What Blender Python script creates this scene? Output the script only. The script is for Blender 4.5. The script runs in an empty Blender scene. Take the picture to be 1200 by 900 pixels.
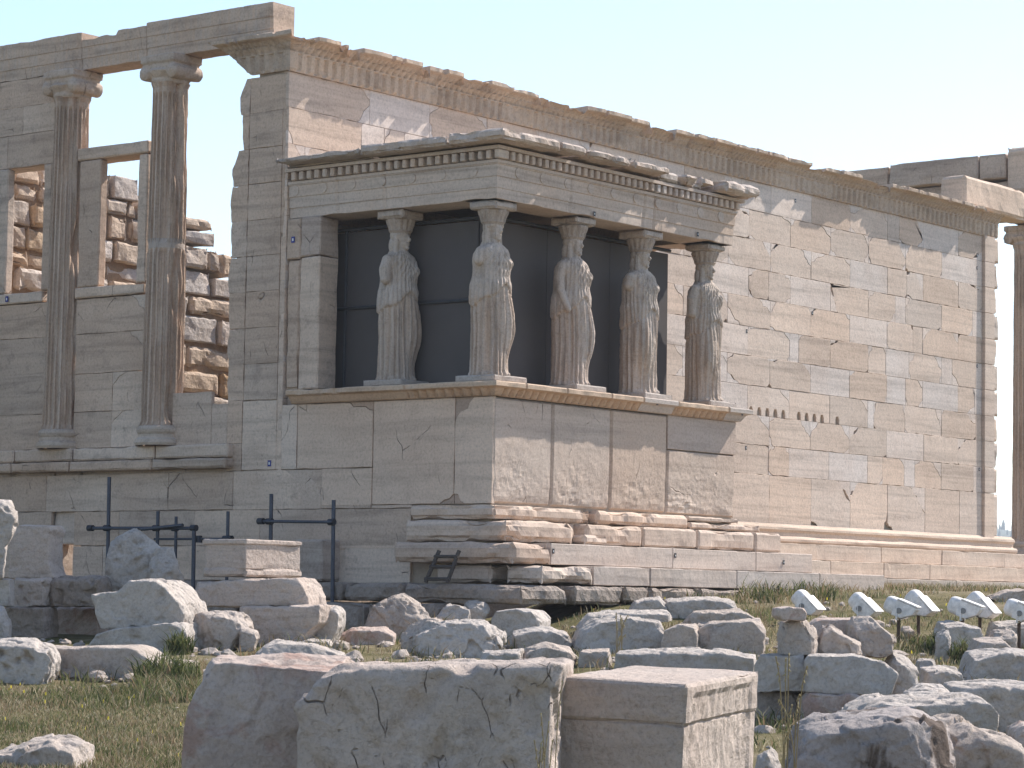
import bpy, bmesh, math, random
import numpy as np
from mathutils import Vector, Matrix, noise

# ------------------------------------------------------------------ camera, sky, sun, exposure
S = bpy.context.scene
COL = S.collection
R_ = math.radians
cam = bpy.data.objects.new('camera', bpy.data.cameras.new('camera'))
COL.objects.link(cam)
cam.data.sensor_width = 36.0
cam.data.lens = 95.085
cam.data.clip_end = 6000
cam.matrix_world = Matrix([[0.61771, -0.071654, -0.783135, -28.813653], [-0.786249, -0.036393, -0.616837, -23.002878], [0.015698, 0.996765, -0.078819, -1.278], [0, 0, 0, 1]])
S.camera = cam

SUN_TO = Vector((1.02, -0.27, 1.0)).normalized()      # direction from the scene to the sun
SUN_EL = math.asin(SUN_TO.z)
W = bpy.data.worlds.new('World'); S.world = W; W.use_nodes = True
wn = W.node_tree.nodes; wl = W.node_tree.links
sky = wn.new('ShaderNodeTexSky'); sky.sky_type = 'NISHITA'; sky.sun_disc = False
sky.sun_elevation = SUN_EL
sky.sun_rotation = math.atan2(SUN_TO.x, SUN_TO.y)
sky.altitude = 150; sky.air_density = 1.0; sky.dust_density = 0.45; sky.ozone_density = 0.8
bg = wn['Background']; bg.inputs['Strength'].default_value = 0.148
wl.new(sky.outputs[0], bg.inputs['Color'])
sl = bpy.data.lights.new('sun', 'SUN'); sl.energy = 5.0; sl.angle = R_(0.53); sl.color = (1.0, 0.945, 0.875)
so = bpy.data.objects.new('sun', sl); COL.objects.link(so)
so.rotation_euler = (-SUN_TO).to_track_quat('-Z', 'Y').to_euler()
so.location = (30, -12, 30)
S.view_settings.view_transform = 'Standard'; S.view_settings.look = 'None'
S.view_settings.exposure = 0.65; S.view_settings.gamma = 1.0
S.view_settings.use_curve_mapping = False
S.render.engine = 'CYCLES'
S.cycles.max_bounces = 6

# ------------------------------------------------------------------ materials
def mat(name):
    m = bpy.data.materials.new(name); m.use_nodes = True
    nt = m.node_tree; b = nt.nodes['Principled BSDF']
    return m, nt, b
def N(nt, t, **k):
    n = nt.nodes.new(t)
    for a, v in k.items(): setattr(n, a, v)
    return n
def ramp(nt, stops):
    r = N(nt, 'ShaderNodeValToRGB'); e = r.color_ramp.elements
    while len(e) > 1: e.remove(e[-1])
    for i, (p, c) in enumerate(stops):
        el = e[0] if i == 0 else e.new(p)
        el.position = p; el.color = c if len(c) == 4 else (*c, 1)
    return r
def tex(nt, co, scale, detail=5, rough=.6, mapscale=None, dist=0.0):
    if mapscale:
        mp = N(nt, 'ShaderNodeMapping'); mp.inputs['Scale'].default_value = mapscale
        nt.links.new(co, mp.inputs[0]); co = mp.outputs[0]
    t = N(nt, 'ShaderNodeTexNoise'); t.inputs['Scale'].default_value = scale
    t.inputs['Detail'].default_value = detail; t.inputs['Roughness'].default_value = rough
    t.inputs['Distortion'].default_value = dist
    nt.links.new(co, t.inputs['Vector']); return t
def mixc(nt, fac, a, b, mode='MIX'):
    m = N(nt, 'ShaderNodeMix', data_type='RGBA', blend_type=mode)
    for i, v in ((0, fac), (6, a), (7, b)):
        if hasattr(v, 'links'): nt.links.new(v, m.inputs[i])
        elif i == 0: m.inputs[0].default_value = v
        else: m.inputs[i].default_value = (*v, 1)
    return m.outputs[2]
def bump(nt, b, heights, dist=.03):
    prev = None
    for h, s in heights:
        n = N(nt, 'ShaderNodeBump'); n.inputs['Strength'].default_value = s; n.inputs['Distance'].default_value = dist
        nt.links.new(h, n.inputs['Height'])
        if prev: nt.links.new(prev, n.inputs['Normal'])
        prev = n.outputs[0]
    nt.links.new(prev, b.inputs['Normal'])

def stone_mat(name, base=None, stain=(.30, .20, .13), stain_amt=.5, dark=(.10, .085, .075), dark_amt=.35, vein=(1, 1, 14),
              vein_amt=.25, bumps=(.35, .5), pit=0.25, patch=None, scale=1.0, cracks=False):
    """weathered marble / limestone: colour attribute (or base) with veins, stains, lichen blotches and pits"""
    m, nt, b = mat(name)
    co = N(nt, 'ShaderNodeNewGeometry').outputs['Position']
    if base is None:
        a = N(nt, 'ShaderNodeVertexColor', layer_name='Col'); c = a.outputs['Color']
    else:
        r = N(nt, 'ShaderNodeRGB'); r.outputs[0].default_value = (*base, 1); c = r.outputs[0]
    v = tex(nt, co, .9 * scale, 6, .62, vein, .6)
    vr = ramp(nt, [(.30, (1 - vein_amt,) * 3), (.5, (1.0, 1.0, 1.0)), (.72, (1 + vein_amt * .35,) * 3)])
    nt.links.new(v.outputs[0], vr.inputs[0])
    c = mixc(nt, 1.0, c, vr.outputs[0], 'MULTIPLY')
    big = tex(nt, co, .55 * scale, 5, .65)
    br = ramp(nt, [(.42, (0, 0, 0)), (.72, (1, 1, 1))]); nt.links.new(big.outputs[0], br.inputs[0])
    mm = N(nt, 'ShaderNodeMath', operation='MULTIPLY'); nt.links.new(br.outputs[0], mm.inputs[0]); mm.inputs[1].default_value = stain_amt
    c = mixc(nt, mm.outputs[0], c, stain)
    med = tex(nt, co, 3.2 * scale, 8, .72)
    dr = ramp(nt, [(.54, (0, 0, 0)), (.74, (1, 1, 1))]); nt.links.new(med.outputs[0], dr.inputs[0])
    m2 = N(nt, 'ShaderNodeMath', operation='MULTIPLY'); nt.links.new(dr.outputs[0], m2.inputs[0]); m2.inputs[1].default_value = dark_amt
    c = mixc(nt, m2.outputs[0], c, dark)
    if patch:
        pt = tex(nt, co, 1.3 * scale, 6, .6, None, .8)
        pr = ramp(nt, [(.53, (0, 0, 0)), (.59, (1, 1, 1))]); nt.links.new(pt.outputs[0], pr.inputs[0])
        m3 = N(nt, 'ShaderNodeMath', operation='MULTIPLY'); nt.links.new(pr.outputs[0], m3.inputs[0]); m3.inputs[1].default_value = patch[1]
        c = mixc(nt, m3.outputs[0], c, patch[0])
    crk = None
    if cracks:
        dv = tex(nt, co, 3.5 * min(1, cracks * 1.6), 2.5, .55); ad = N(nt, 'ShaderNodeVectorMath', operation='MULTIPLY_ADD')
        nt.links.new(dv.outputs['Color'], ad.inputs[0]); ad.inputs[1].default_value = (.12 / min(1, cracks * 1.4),) * 3; nt.links.new(co, ad.inputs[2])
        mp = N(nt, 'ShaderNodeMapping'); mp.inputs['Scale'].default_value = (6.2 * cracks, 6.2 * cracks, 2.8 * cracks); nt.links.new(ad.outputs[0], mp.inputs[0])
        ve = N(nt, 'ShaderNodeTexVoronoi', feature='DISTANCE_TO_EDGE'); ve.inputs['Scale'].default_value = 1.0; nt.links.new(mp.outputs[0], ve.inputs['Vector'])
        cr = ramp(nt, [(.0, (1, 1, 1)), (.015 if cracks > .5 else .005, (0, 0, 0))]); nt.links.new(ve.outputs['Distance'], cr.inputs[0])
        ms = tex(nt, co, 6.5 if cracks > .5 else 1.9, 3, .6); mr = ramp(nt, [(.52 if cracks > .5 else .55, (0, 0, 0)), (.60 if cracks > .5 else .66, (1, 1, 1))]); nt.links.new(ms.outputs[0], mr.inputs[0])
        mk = N(nt, 'ShaderNodeMath', operation='MULTIPLY'); nt.links.new(cr.outputs[0], mk.inputs[0]); nt.links.new(mr.outputs[0], mk.inputs[1])
        c = mixc(nt, mk.outputs[0], c, (.21, .17, .14))
        iv = N(nt, 'ShaderNodeMath', operation='SUBTRACT'); iv.inputs[0].default_value = 1; nt.links.new(mk.outputs[0], iv.inputs[1]); crk = iv.outputs[0]
    fine = tex(nt, co, 26 * scale, 6, .7)
    fr = ramp(nt, [(.3, (.70,) * 3), (.48, (1.0,) * 3), (.7, (1.16,) * 3)]); nt.links.new(fine.outputs[0], fr.inputs[0])
    c = mixc(nt, .8, c, fr.outputs[0], 'MULTIPLY')
    c = mixc(nt, 1.0, c, (1.03, .972, .965), 'MULTIPLY')
    nt.links.new(c, b.inputs['Base Color'])
    b.inputs['Roughness'].default_value = .92
    b.inputs['Specular IOR Level'].default_value = .18
    vo = N(nt, 'ShaderNodeTexVoronoi'); vo.inputs['Scale'].default_value = 9 * scale; nt.links.new(co, vo.inputs['Vector'])
    bump(nt, b, [(med.outputs[0], bumps[0]), (fine.outputs[0], bumps[1]), (vo.outputs['Distance'], pit)] + ([(crk, .9)] if crk else []), .045)
    return m

M = {}
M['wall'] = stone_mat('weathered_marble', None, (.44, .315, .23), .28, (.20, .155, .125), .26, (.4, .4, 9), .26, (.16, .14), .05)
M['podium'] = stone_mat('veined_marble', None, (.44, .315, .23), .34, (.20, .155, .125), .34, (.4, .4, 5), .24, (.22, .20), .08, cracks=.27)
M['shade'] = stone_mat('shaded_stained_marble', None, (.36, .25, .175), .42, (.13, .105, .09), .50, (.5, .5, 7), .32, (.30, .30), .12, cracks=.24)  # same marble as wall, darkened: west-side shade put into its colour, plus stains
M['crown'] = stone_mat('carved_marble', None, (.42, .29, .18), .32, (.12, .09, .07), .40, (1, 1, 3), .25, (.45, .4), .25)
M['col'] = stone_mat('brown_stained_marble', None, (.36, .26, .185), .35, (.14, .11, .09), .40, (6, 6, .5), .38, (.4, .4), .2)
M['statue'] = stone_mat('statue_stone', None, (.40, .31, .22), .40, (.15, .125, .105), .45, (9, 9, .7), .36, (.35, .4), .15, scale=1.4)
M['lime'] = stone_mat('grey_limestone', (.45, .40, .345), (.43, .35, .275), .35, (.12, .105, .09), .62, (1.5, 1.5, 1.5), .25, (.65, .6), .40, None, 1.3)
M['lime_white'] = stone_mat('pale_limestone', (.48, .447, .40), (.43, .37, .30), .35, (.15, .13, .11), .60, (1.5, 1.5, 1.5), .22, (.7, .6), .45, None, 1.3)
M['lime_dark'] = stone_mat('lichen_shade_limestone', (.33, .29, .25), (.34, .255, .185), .45, (.07, .06, .055), .65, (1.5, 1.5, 3), .3, (.7, .6), .55, None, 1.4)
M['lime_brown'] = stone_mat('brown_hollow_limestone', (.39, .36, .335), (.36, .29, .235), .25, (.13, .11, .10), .45, (1, 1, 1), .22, (.75, .6), .4, ((.085, .06, .042), .85), 1.2)
M['pink'] = stone_mat('pink_limestone', (.49, .42, .36), (.40, .29, .24), .40, (.16, .12, .11), .35, (1, 1, 1), .2, (.6, .5), .3, ((.30, .14, .09), .40), 1.6)
M['block'] = stone_mat('foreground_marble', (.515, .45, .385), (.44, .33, .265), .35, (.17, .135, .115), .40, (1, 1, 10), .16, (.6, .6), .30, None, 1.6)
M['cracked'] = stone_mat('cracked_marble', (.53, .468, .405), (.44, .34, .275), .40, (.17, .14, .12), .62, (1.5, 1.5, 1), .18, (.7, .6), .35, None, 1.7, 1.0)
M['rubble'] = stone_mat('rubble_masonry', None, (.42, .29, .17), .45, (.14, .10, .08), .40, (1.5, 1.5, 2), .2, (.6, .5), .3)

def plain(name, col, rough=.6, metal=0.0, var=.25, sc=12, spec=.3):
    m, nt, b = mat(name)
    co = N(nt, 'ShaderNodeNewGeometry').outputs['Position']
    t = tex(nt, co, sc, 5, .65)
    r = ramp(nt, [(.3, tuple(c * (1 - var) for c in col)), (.7, tuple(min(1, c * (1 + var * .5)) for c in col))])
    nt.links.new(t.outputs[0], r.inputs[0]); nt.links.new(r.outputs[0], b.inputs['Base Color'])
    b.inputs['Roughness'].default_value = rough; b.inputs['Metallic'].default_value = metal
    b.inputs['Specular IOR Level'].default_value = spec
    bump(nt, b, [(t.outputs[0], .12)], .01)
    return m
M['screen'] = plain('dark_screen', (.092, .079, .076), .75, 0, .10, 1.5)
M['screen_frame'] = plain('screen_frame', (.05, .05, .055), .5, 0, .2)
M['pipe'] = plain('steel_pipe', (.055, .062, .085), .45, .5, .3, 20, .5)
M['coupler'] = plain('pipe_coupler', (.04, .043, .055), .5, .5, .3, 20)
M['wood'] = plain('grey_wood', (.075, .062, .055), .85, 0, .4, 30)
M['lamp'] = plain('white_enamel', (.74, .69, .645), .5, 0, .3, 14, .4)
M['pivot'] = plain('grey_pivot', (.22, .21, .20), .6)
M['glass'] = plain('lamp_glass', (.10, .11, .12), .08, 0, .1, 3, .6)
M['rust'] = plain('rusty_post', (.11, .07, .05), .8, .2, .4, 25)
M['tag'] = plain('blue_enamel', (.03, .035, .22), .4)
M['tagw'] = plain('tag_white', (.75, .75, .72), .5)
M['black'] = plain('black_mark', (.03, .03, .04), .6)
M['joint'] = plain('joint_mortar', (.36, .285, .22), .95, 0, .4, 3)

# ground: dry earth, patches of green and straw
m, nt, b = mat('dry_ground')
co = N(nt, 'ShaderNodeNewGeometry').outputs['Position']
t1 = tex(nt, co, .55, 6, .65); r1 = ramp(nt, [(.36, (.085, .085, .032)), (.5, (.16, .135, .07)), (.64, (.25, .205, .135))])
nt.links.new(t1.outputs[0], r1.inputs[0])
t2 = tex(nt, co, 9, 7, .75); r2 = ramp(nt, [(.3, (.55,) * 3), (.7, (1.3,) * 3)]); nt.links.new(t2.outputs[0], r2.inputs[0])
c = mixc(nt, 1, r1.outputs[0], r2.outputs[0], 'MULTIPLY'); nt.links.new(c, b.inputs['Base Color'])
b.inputs['Roughness'].default_value = 1; b.inputs['Specular IOR Level'].default_value = .05
bump(nt, b, [(t2.outputs[0], .8)], .05); M['ground'] = m

m, nt, b = mat('grass_blades')
a = N(nt, 'ShaderNodeVertexColor', layer_name='Col'); nt.links.new(a.outputs[0], b.inputs['Base Color'])
b.inputs['Roughness'].default_value = .75; b.inputs['Specular IOR Level'].default_value = .15
tr = N(nt, 'ShaderNodeBsdfTranslucent'); nt.links.new(a.outputs[0], tr.inputs[0])
mx = N(nt, 'ShaderNodeMixShader'); mx.inputs[0].default_value = .35
nt.links.new(b.outputs[0], mx.inputs[1]); nt.links.new(tr.outputs[0], mx.inputs[2])
nt.links.new(mx.outputs[0], nt.nodes['Material Output'].inputs['Surface']); M['grass'] = m
M['pine'] = plain('pine_foliage', (.035, .055, .045), .9, 0, .5, .2)
M['hill'] = plain('far_hill', (.06, .075, .05), .95, 0, .4, .05)

# ------------------------------------------------------------------ helpers
def tag(o, label=None, cat=None, group=None, kind=None):
    if label: o['label'] = label
    if cat: o['category'] = cat
    if group: o['group'] = group
    if kind: o['kind'] = kind
    return o
def empty(name, loc=(0, 0, 0), rz=0):
    o = bpy.data.objects.new(name, None); COL.objects.link(o); o.location = loc; o.rotation_euler = (0, 0, rz)
    o.empty_display_size = .2
    return o
def link(name, me, m, parent=None, smooth=False):
    o = bpy.data.objects.new(name, me); COL.objects.link(o)
    if m is not None and not me.materials: me.materials.append(m)
    if parent is not None: o.parent = parent
    if smooth:
        me.polygons.foreach_set('use_smooth', [True] * len(me.polygons))
    return o

class MB:
    """collects vertices, faces and one colour per face, then becomes one mesh object"""
    def __init__(s): s.v = []; s.f = []; s.c = []; s.col = (.5, .45, .4)
    def add(s, vs, fs, col=None):
        n = len(s.v); s.v += [tuple(p) for p in vs]; s.f += [tuple(i + n for i in f) for f in fs]
        s.c += [col or s.col] * len(fs)
    def box(s, x0, x1, y0, y1, z0, z1, col=None):
        s.add([(x, y, z) for z in (z0, z1) for y in (y0, y1) for x in (x0, x1)],
              [(0, 2, 3, 1), (4, 5, 7, 6), (0, 1, 5, 4), (2, 6, 7, 3), (0, 4, 6, 2), (1, 3, 7, 5)], col)
    def tube(s, p, q, r, n=10, col=None, r2=None):
        p, q = Vector(p), Vector(q); d = (q - p).normalized()
        a = d.orthogonal().normalized(); b = d.cross(a); r2 = r if r2 is None else r2
        vs = []
        for c, rr in ((p, r), (q, r2)):
            for i in range(n):
                t = 2 * math.pi * i / n; vs.append(c + a * math.cos(t) * rr + b * math.sin(t) * rr)
        fs = [(i, (i + 1) % n, n + (i + 1) % n, n + i) for i in range(n)] + [tuple(range(n))[::-1], tuple(range(n, 2 * n))]
        s.add(vs, fs, col)
    def mesh(s, name):
        me = bpy.data.meshes.new(name); me.from_pydata(s.v, [], s.f); me.update()
        at = me.color_attributes.new('Col', 'FLOAT_COLOR', 'CORNER')
        tot = np.empty(len(me.polygons), dtype=np.int32); me.polygons.foreach_get('loop_total', tot)
        c = np.ones((len(s.c), 4), dtype=np.float32); c[:, :3] = np.array(s.c, dtype=np.float32).reshape(-1, 3)
        at.data.foreach_set('color', np.repeat(c, tot, axis=0).ravel())
        return me
    def build(s, name, m, parent=None, smooth=False): return link(name, s.mesh(name), m, parent, smooth)

rnd = random.Random(7)
def jit(col, a=.08, rs=None):
    k = 1 + (rs or rnd).uniform(-a, a); w = (rs or rnd).uniform(-.03, .03)
    return (col[0] * k * (1 + w), col[1] * k, col[2] * k * (1 - w))
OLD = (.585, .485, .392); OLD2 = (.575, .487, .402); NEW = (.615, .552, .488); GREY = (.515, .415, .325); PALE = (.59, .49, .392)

def fnoise(p, f, o=0): return noise.noise(Vector((p[0] * f + o, p[1] * f - o * .7, p[2] * f + o * 1.3)))

def worn_box(mb, x0, x1, y0, y1, z0, z1, seg=.09, amp=.012, edge=.035, seed=0, col=None, chip=1.0, maxn=40):
    """box with rounded, chipped edges and an undulating surface"""
    lo = (x0, y0, z0); hi = (x1, y1, z1); dim = [hi[i] - lo[i] for i in range(3)]
    nn = [max(2, min(maxn, int(round(d / seg)))) for d in dim]
    e0 = [min(edge * 1.25, d * .3) for d in dim]
    ax = []
    for a in range(3):
        m_ = max(1, nn[a] - 2); ax.append([lo[a], lo[a] + e0[a]] + [lo[a] + e0[a] + (dim[a] - 2 * e0[a]) * q / m_ for q in range(1, m_)] + [hi[a] - e0[a], hi[a]])
        nn[a] = len(ax[a]) - 1
    vid = {}; vs = []; fs = []
    def vert(i, j, k):
        key = (i, j, k)
        if key in vid: return vid[key]
        idx = (i, j, k)
        p = [ax[a][idx[a]] for a in range(3)]
        # distances to faces
        ds = sorted((min(p[a] - lo[a], hi[a] - p[a]), a) for a in range(3))
        d2 = ds[1][0]
        nz = fnoise(p, 2.2, seed); n2 = fnoise(p, 6.0, seed + 3)
        e = edge * (.6 + chip * max(0, nz * 1.6) + .5 * chip * max(0, n2))
        q = list(p)
        w = max(0., 1 - d2 / max(e * 1.25, 1e-4))
        for dd, a in ds[:2]:
            s_ = 1 if p[a] - lo[a] < hi[a] - p[a] else -1
            q[a] += s_ * e * w * (.75 if dd < 1e-6 else .0)
        a = ds[0][1]; s_ = 1 if p[a] - lo[a] < hi[a] - p[a] else -1
        q[a] += s_ * amp * (.6 + nz + .6 * n2) * (1 if ds[0][0] < 1e-6 else 0)
        vid[key] = len(vs); vs.append(q); return vid[key]
    for a in range(3):
        b, c = (a + 1) % 3, (a + 2) % 3
        for side in (0, nn[a]):
            for i in range(nn[b]):
                for j in range(nn[c]):
                    q = []
                    for (u, v) in ((0, 0), (1, 0), (1, 1), (0, 1)):
                        k = [0, 0, 0]; k[a] = side; k[b] = i + u; k[c] = j + v; q.append(vert(*k))
                    fs.append(tuple(q if side else q[::-1]))
    mb.add(vs, fs, col)

def offset_poly(P, d):
    """miter offset inwards of a counter-clockwise polygon"""
    n = len(P); out = []
    for i in range(n):
        ax, ay = P[i - 1]; bx, by = P[i]; cx, cy = P[(i + 1) % n]
        e1 = (bx - ax, by - ay); e2 = (cx - bx, cy - by)
        l1 = math.hypot(*e1) or 1e-6; l2 = math.hypot(*e2) or 1e-6
        n1 = (-e1[1] / l1, e1[0] / l1); n2 = (-e2[1] / l2, e2[0] / l2)
        k = 1 + n1[0] * n2[0] + n1[1] * n2[1]
        k = max(k, .45)
        out.append((bx + (n1[0] + n2[0]) / k * d, by + (n1[1] + n2[1]) / k * d))
    return out
def jag(a, b, step, amp, rs):
    """points strictly between a and b with sideways jitter"""
    L = math.hypot(b[0] - a[0], b[1] - a[1]); n = int(L / step)
    if n < 1: return []
    nx, ny = -(b[1] - a[1]) / L, (b[0] - a[0]) / L; o = []
    for i in range(1, n + 1):
        t = (i + rs.uniform(-.25, .25)) / (n + 1); d = rs.uniform(-amp, amp)
        o.append((a[0] + (b[0] - a[0]) * t + nx * d, a[1] + (b[1] - a[1]) * t + ny * d))
    return o
def rough_outline(P, rs, step=.16, amp=.006):
    o = []
    for i in range(len(P)):
        a, b = P[i], P[(i + 1) % len(P)]; o.append(a); o += jag(a, b, step, amp, rs)
    return o
def chipped(u0, u1, v0, v1, chips, rs):
    """rectangle with cut corners; returns main outline and the cut-off pieces. chips: {'TR':(w,h),...}"""
    C = {'BL': (u0, v0), 'BR': (u1, v0), 'TR': (u1, v1), 'TL': (u0, v1)}
    D = {'BL': ((0, 1), (1, 0)), 'BR': ((-1, 0), (0, 1)), 'TR': ((0, -1), (-1, 0)), 'TL': ((1, 0), (0, -1))}
    main = []; pcs = []
    for k in ('BL', 'BR', 'TR', 'TL'):
        c = C[k]
        if k in chips:
            w, h = chips[k]
            (d0, d1) = D[k]
            p = (c[0] + d0[0] * w, c[1] + d0[1] * h); q = (c[0] + d1[0] * w, c[1] + d1[1] * h)
            j = jag(p, q, .10, .035, rs)
            main += [p] + j + [q]; pcs.append([p, c, q] + j[::-1])
        else: main.append(c)
    return main, pcs

def slab_polys(mb, polys, O, U, V, Nn, gap=.002, bev=.005, depth=.06):
    """each (outline, colour, offset) becomes a bevelled stone facing along Nn"""
    O, U, V, Nn = map(Vector, (O, U, V, Nn))
    for P, col, off in polys:
        A = sum(P[i - 1][0] * P[i][1] - P[i][0] * P[i - 1][1] for i in range(len(P)))
        if A < 0: P = P[::-1]
        if abs(A) < .002: continue
        g_ = gap * random.Random(int(abs(A) * 1e5)).choice((.5, .7, 1, 1, 1.6, 2.6))
        r0 = offset_poly(P, g_); r1 = offset_poly(P, g_ + bev)
        n = len(P); vs = []
        for ring, dp in ((r0, -depth), (r0, off - bev), (r1, off)):
            vs += [O + U * u + V * v + Nn * dp for u, v in ring]
        fs = []
        flip = U.cross(V).dot(Nn) < 0
        for k in range(2):
            for i in range(n):
                j = (i + 1) % n
                f = (k * n + i, k * n + j, (k + 1) * n + j, (k + 1) * n + i); fs.append(f[::-1] if flip else f)
        f = tuple(range(2 * n, 3 * n)); fs.append(f[::-1] if flip else f)
        mb.add(vs, fs, col)

def smooth_noise_mesh(me, amp, f, seed, fac=0.0, pits=0.0, pf=6.0, facet=0.0, ff=2.5, cuts=0, cutamt=.2):
    """push vertices along normals by layered noise, with broken facets and pits"""
    n = len(me.vertices); co = np.empty(n * 3); me.vertices.foreach_get('co', co); co = co.reshape(-1, 3)
    no = np.empty(n * 3); me.vertex_normals.foreach_get('vector', no) if hasattr(me, 'vertex_normals') else me.vertices.foreach_get('normal', no)
    no = no.reshape(-1, 3); d = np.empty(n)
    for i in range(n):
        p = co[i]; q = Vector((p[0] * f + seed, p[1] * f, p[2] * f - seed))
        h = noise.noise(q) + .5 * noise.noise(q * 2.3) + .30 * noise.noise(q * 5.1) + .17 * noise.noise(q * 11.3) + .09 * noise.noise(q * 23.0)
        h *= amp
        if facet:
            q2 = Vector((p[0] * ff + seed * 2.1, p[1] * ff, p[2] * ff + seed))
            q2 += noise.noise_vector(q2 * 1.7) * .25
            dist, pts = noise.voronoi(q2)
            c = pts[0]; r = noise.noise_vector(c * 7.7 + Vector((.31, .17, .77)))
            h += facet * max(-1.2, min(1.2, (q2 - c).dot(r) * 2.2 + r.z * .8))
        if pits:
            v = noise.noise(Vector((p[0] * pf + 9 + seed, p[1] * pf, p[2] * pf)))
            h -= pits * max(0., v - .18) * 2.2
        d[i] = h
    if cuts:
        r = random.Random(int(seed * 1000)); c0 = (co.min(0) + co.max(0)) / 2; ext = co.max(0) - co.min(0)
        for q in range(cuts):
            nv = Vector((r.gauss(0, 1), r.gauss(0, 1), r.gauss(.25, .7)))
            nv = np.array(nv.normalized()); pr = (co - c0) @ nv; lim = pr.max() - cutamt * r.uniform(.25, 1) * float(np.abs(ext) @ np.abs(nv)) * .5
            k = pr > lim; co[k] -= ((pr[k] - lim) * .92)[:, None] * nv
    co += no * d[:, None]
    me.vertices.foreach_set('co', co.ravel()); me.update()

def voxel_mesh(mb, name, voxel, smooth=0):
    """fuse a collection of closed shapes into one continuous surface"""
    me = mb.mesh(name); o = bpy.data.objects.new(name, me); COL.objects.link(o)
    r = o.modifiers.new('r', 'REMESH'); r.mode = 'VOXEL'; r.voxel_size = voxel; r.adaptivity = 0
    if smooth:
        sm = o.modifiers.new('s', 'SMOOTH'); sm.factor = .5; sm.iterations = smooth
    dg = bpy.context.evaluated_depsgraph_get()
    out = bpy.data.meshes.new_from_object(o.evaluated_get(dg))
    bpy.data.objects.remove(o); bpy.data.meshes.remove(me)
    out.name = name; out.materials.clear()
    return out

def sweep(path, prof, zb, disp=None, col=None, closed=False):
    """run a profile [(out, up)] along a path [(point, outward, s)]; disp(s, k, o, z) -> (o, z)"""
    mb = MB(); n = len(prof); vs = []
    for p, nr, s in path:
        for k, (o, z) in enumerate(prof):
            oo, zz = disp(s, k, o, z) if disp else (o, z)
            q = Vector(p) + Vector(nr) * oo; vs.append((q.x, q.y, zb + zz))
    m_ = len(path); kk = n if closed else n - 1
    for i in range(m_ - 1):
        for k in range(kk):
            a, b = i * n + k, i * n + (k + 1) % n
            mb.f.append((a, a + n, b + n, b)); mb.c.append(col(path[i][2], k) if callable(col) else (col or (.45, .4, .35)))
    mb.v = vs
    mb.f += [tuple(range(n))[::-1], tuple(range((m_ - 1) * n, m_ * n))]; mb.c += [mb.c[0], mb.c[-1]]
    return mb
# ------------------------------------------------------------------ ground
CAM=(-28.8137,-23.0029,-1.2780)
FWD=(0.78559,0.61875); RGT=(0.61875,-0.78559)
def lerp_table(t,x):
    if x<=t[0][0]: return t[0][1]
    for (a,b),(c,d) in zip(t,t[1:]):
        if x<=c: return b+(d-b)*(x-a)/(c-a)
    return t[-1][1]
HL=[(0,-2.95),(8,-2.9),(13,-2.72),(18.5,-2.5),(25,-2.27),(27.5,-2.24),(29,-2.1),(32,-1.93),(38,-1.76),(45,-1.72),(80,-1.72)]
HR=[(0,-2.95),(8,-2.9),(13,-2.75),(19.5,-2.6),(22,-2.45),(25.5,-2.4),(28,-2.12),(30,-1.97),(32,-1.92),(34,-1.74),(38,-1.32),(41,-1.1),(48,-0.98),(80,-0.95)]
def ground(x,y):
    dx,dy=x-CAM[0],y-CAM[1]
    d=dx*FWD[0]+dy*FWD[1]; l=dx*RGT[0]+dy*RGT[1]
    s=l/max(d,4.0)
    t=min(1,max(0,(s+0.012)/0.05)); t=t*t*(3-2*t)
    z=lerp_table(HL,d)*(1-t)+lerp_table(HR,d)*t
    r=math.hypot(x-5,y-5)
    if r>70: z-=min(60,(r-70)*0.16)
    return z

def build_ground():
    mb = MB()
    ds = [0.5 + i * .55 for i in range(60)] + [34 + i * .45 for i in range(66)] + [65, 70, 78, 90, 110, 150, 220, 400, 800, 1600, 3200]
    ns = 130
    def sx(j): return math.tan(R_(-62 + 124 * j / (ns - 1))) if False else (-.36 + .72 * j / (ns - 1)) * (1 + 4 * abs(-.5 + j / (ns - 1)) ** 3 * 2)
    vs = []
    for d in ds:
        for j in range(ns):
            l = sx(j) * (d + 6)
            x = CAM[0] + FWD[0] * d + RGT[0] * l; y = CAM[1] + FWD[1] * d + RGT[1] * l
            z = ground(x, y)
            if 6 < d < 60: z += .035 * fnoise((x, y, 0), 1.1, 3) + .02 * fnoise((x, y, 0), 3.4, 5)
            vs.append((x, y, z))
    fs = [(i * ns + j, i * ns + j + 1, (i + 1) * ns + j + 1, (i + 1) * ns + j) for i in range(len(ds) - 1) for j in range(ns - 1)]
    mb.add(vs, fs); o = mb.build('ground', M['ground'], None, True); tag(o, kind='structure')
    # the sheet behind and beside the viewer, out to the horizon
    mb = MB(); n = 48; vs = []
    for r in (0, 3, 10, 40, 150, 700, 3000):
        for i in range(n):
            t = 2 * math.pi * i / n; vs.append((CAM[0] + r * math.cos(t), CAM[1] + r * math.sin(t), -3.1 - (.25 if r > 3 else 0) - (70 if r > 500 else r * .09 if r > 10 else 0)))
    fs = [(k * n + i, k * n + (i + 1) % n, (k + 1) * n + (i + 1) % n, (k + 1) * n + i) for k in range(6) for i in range(n)]
    mb.add(vs, fs); tag(mb.build('terrain', M['ground'], None, True), kind='structure')
build_ground()

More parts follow.
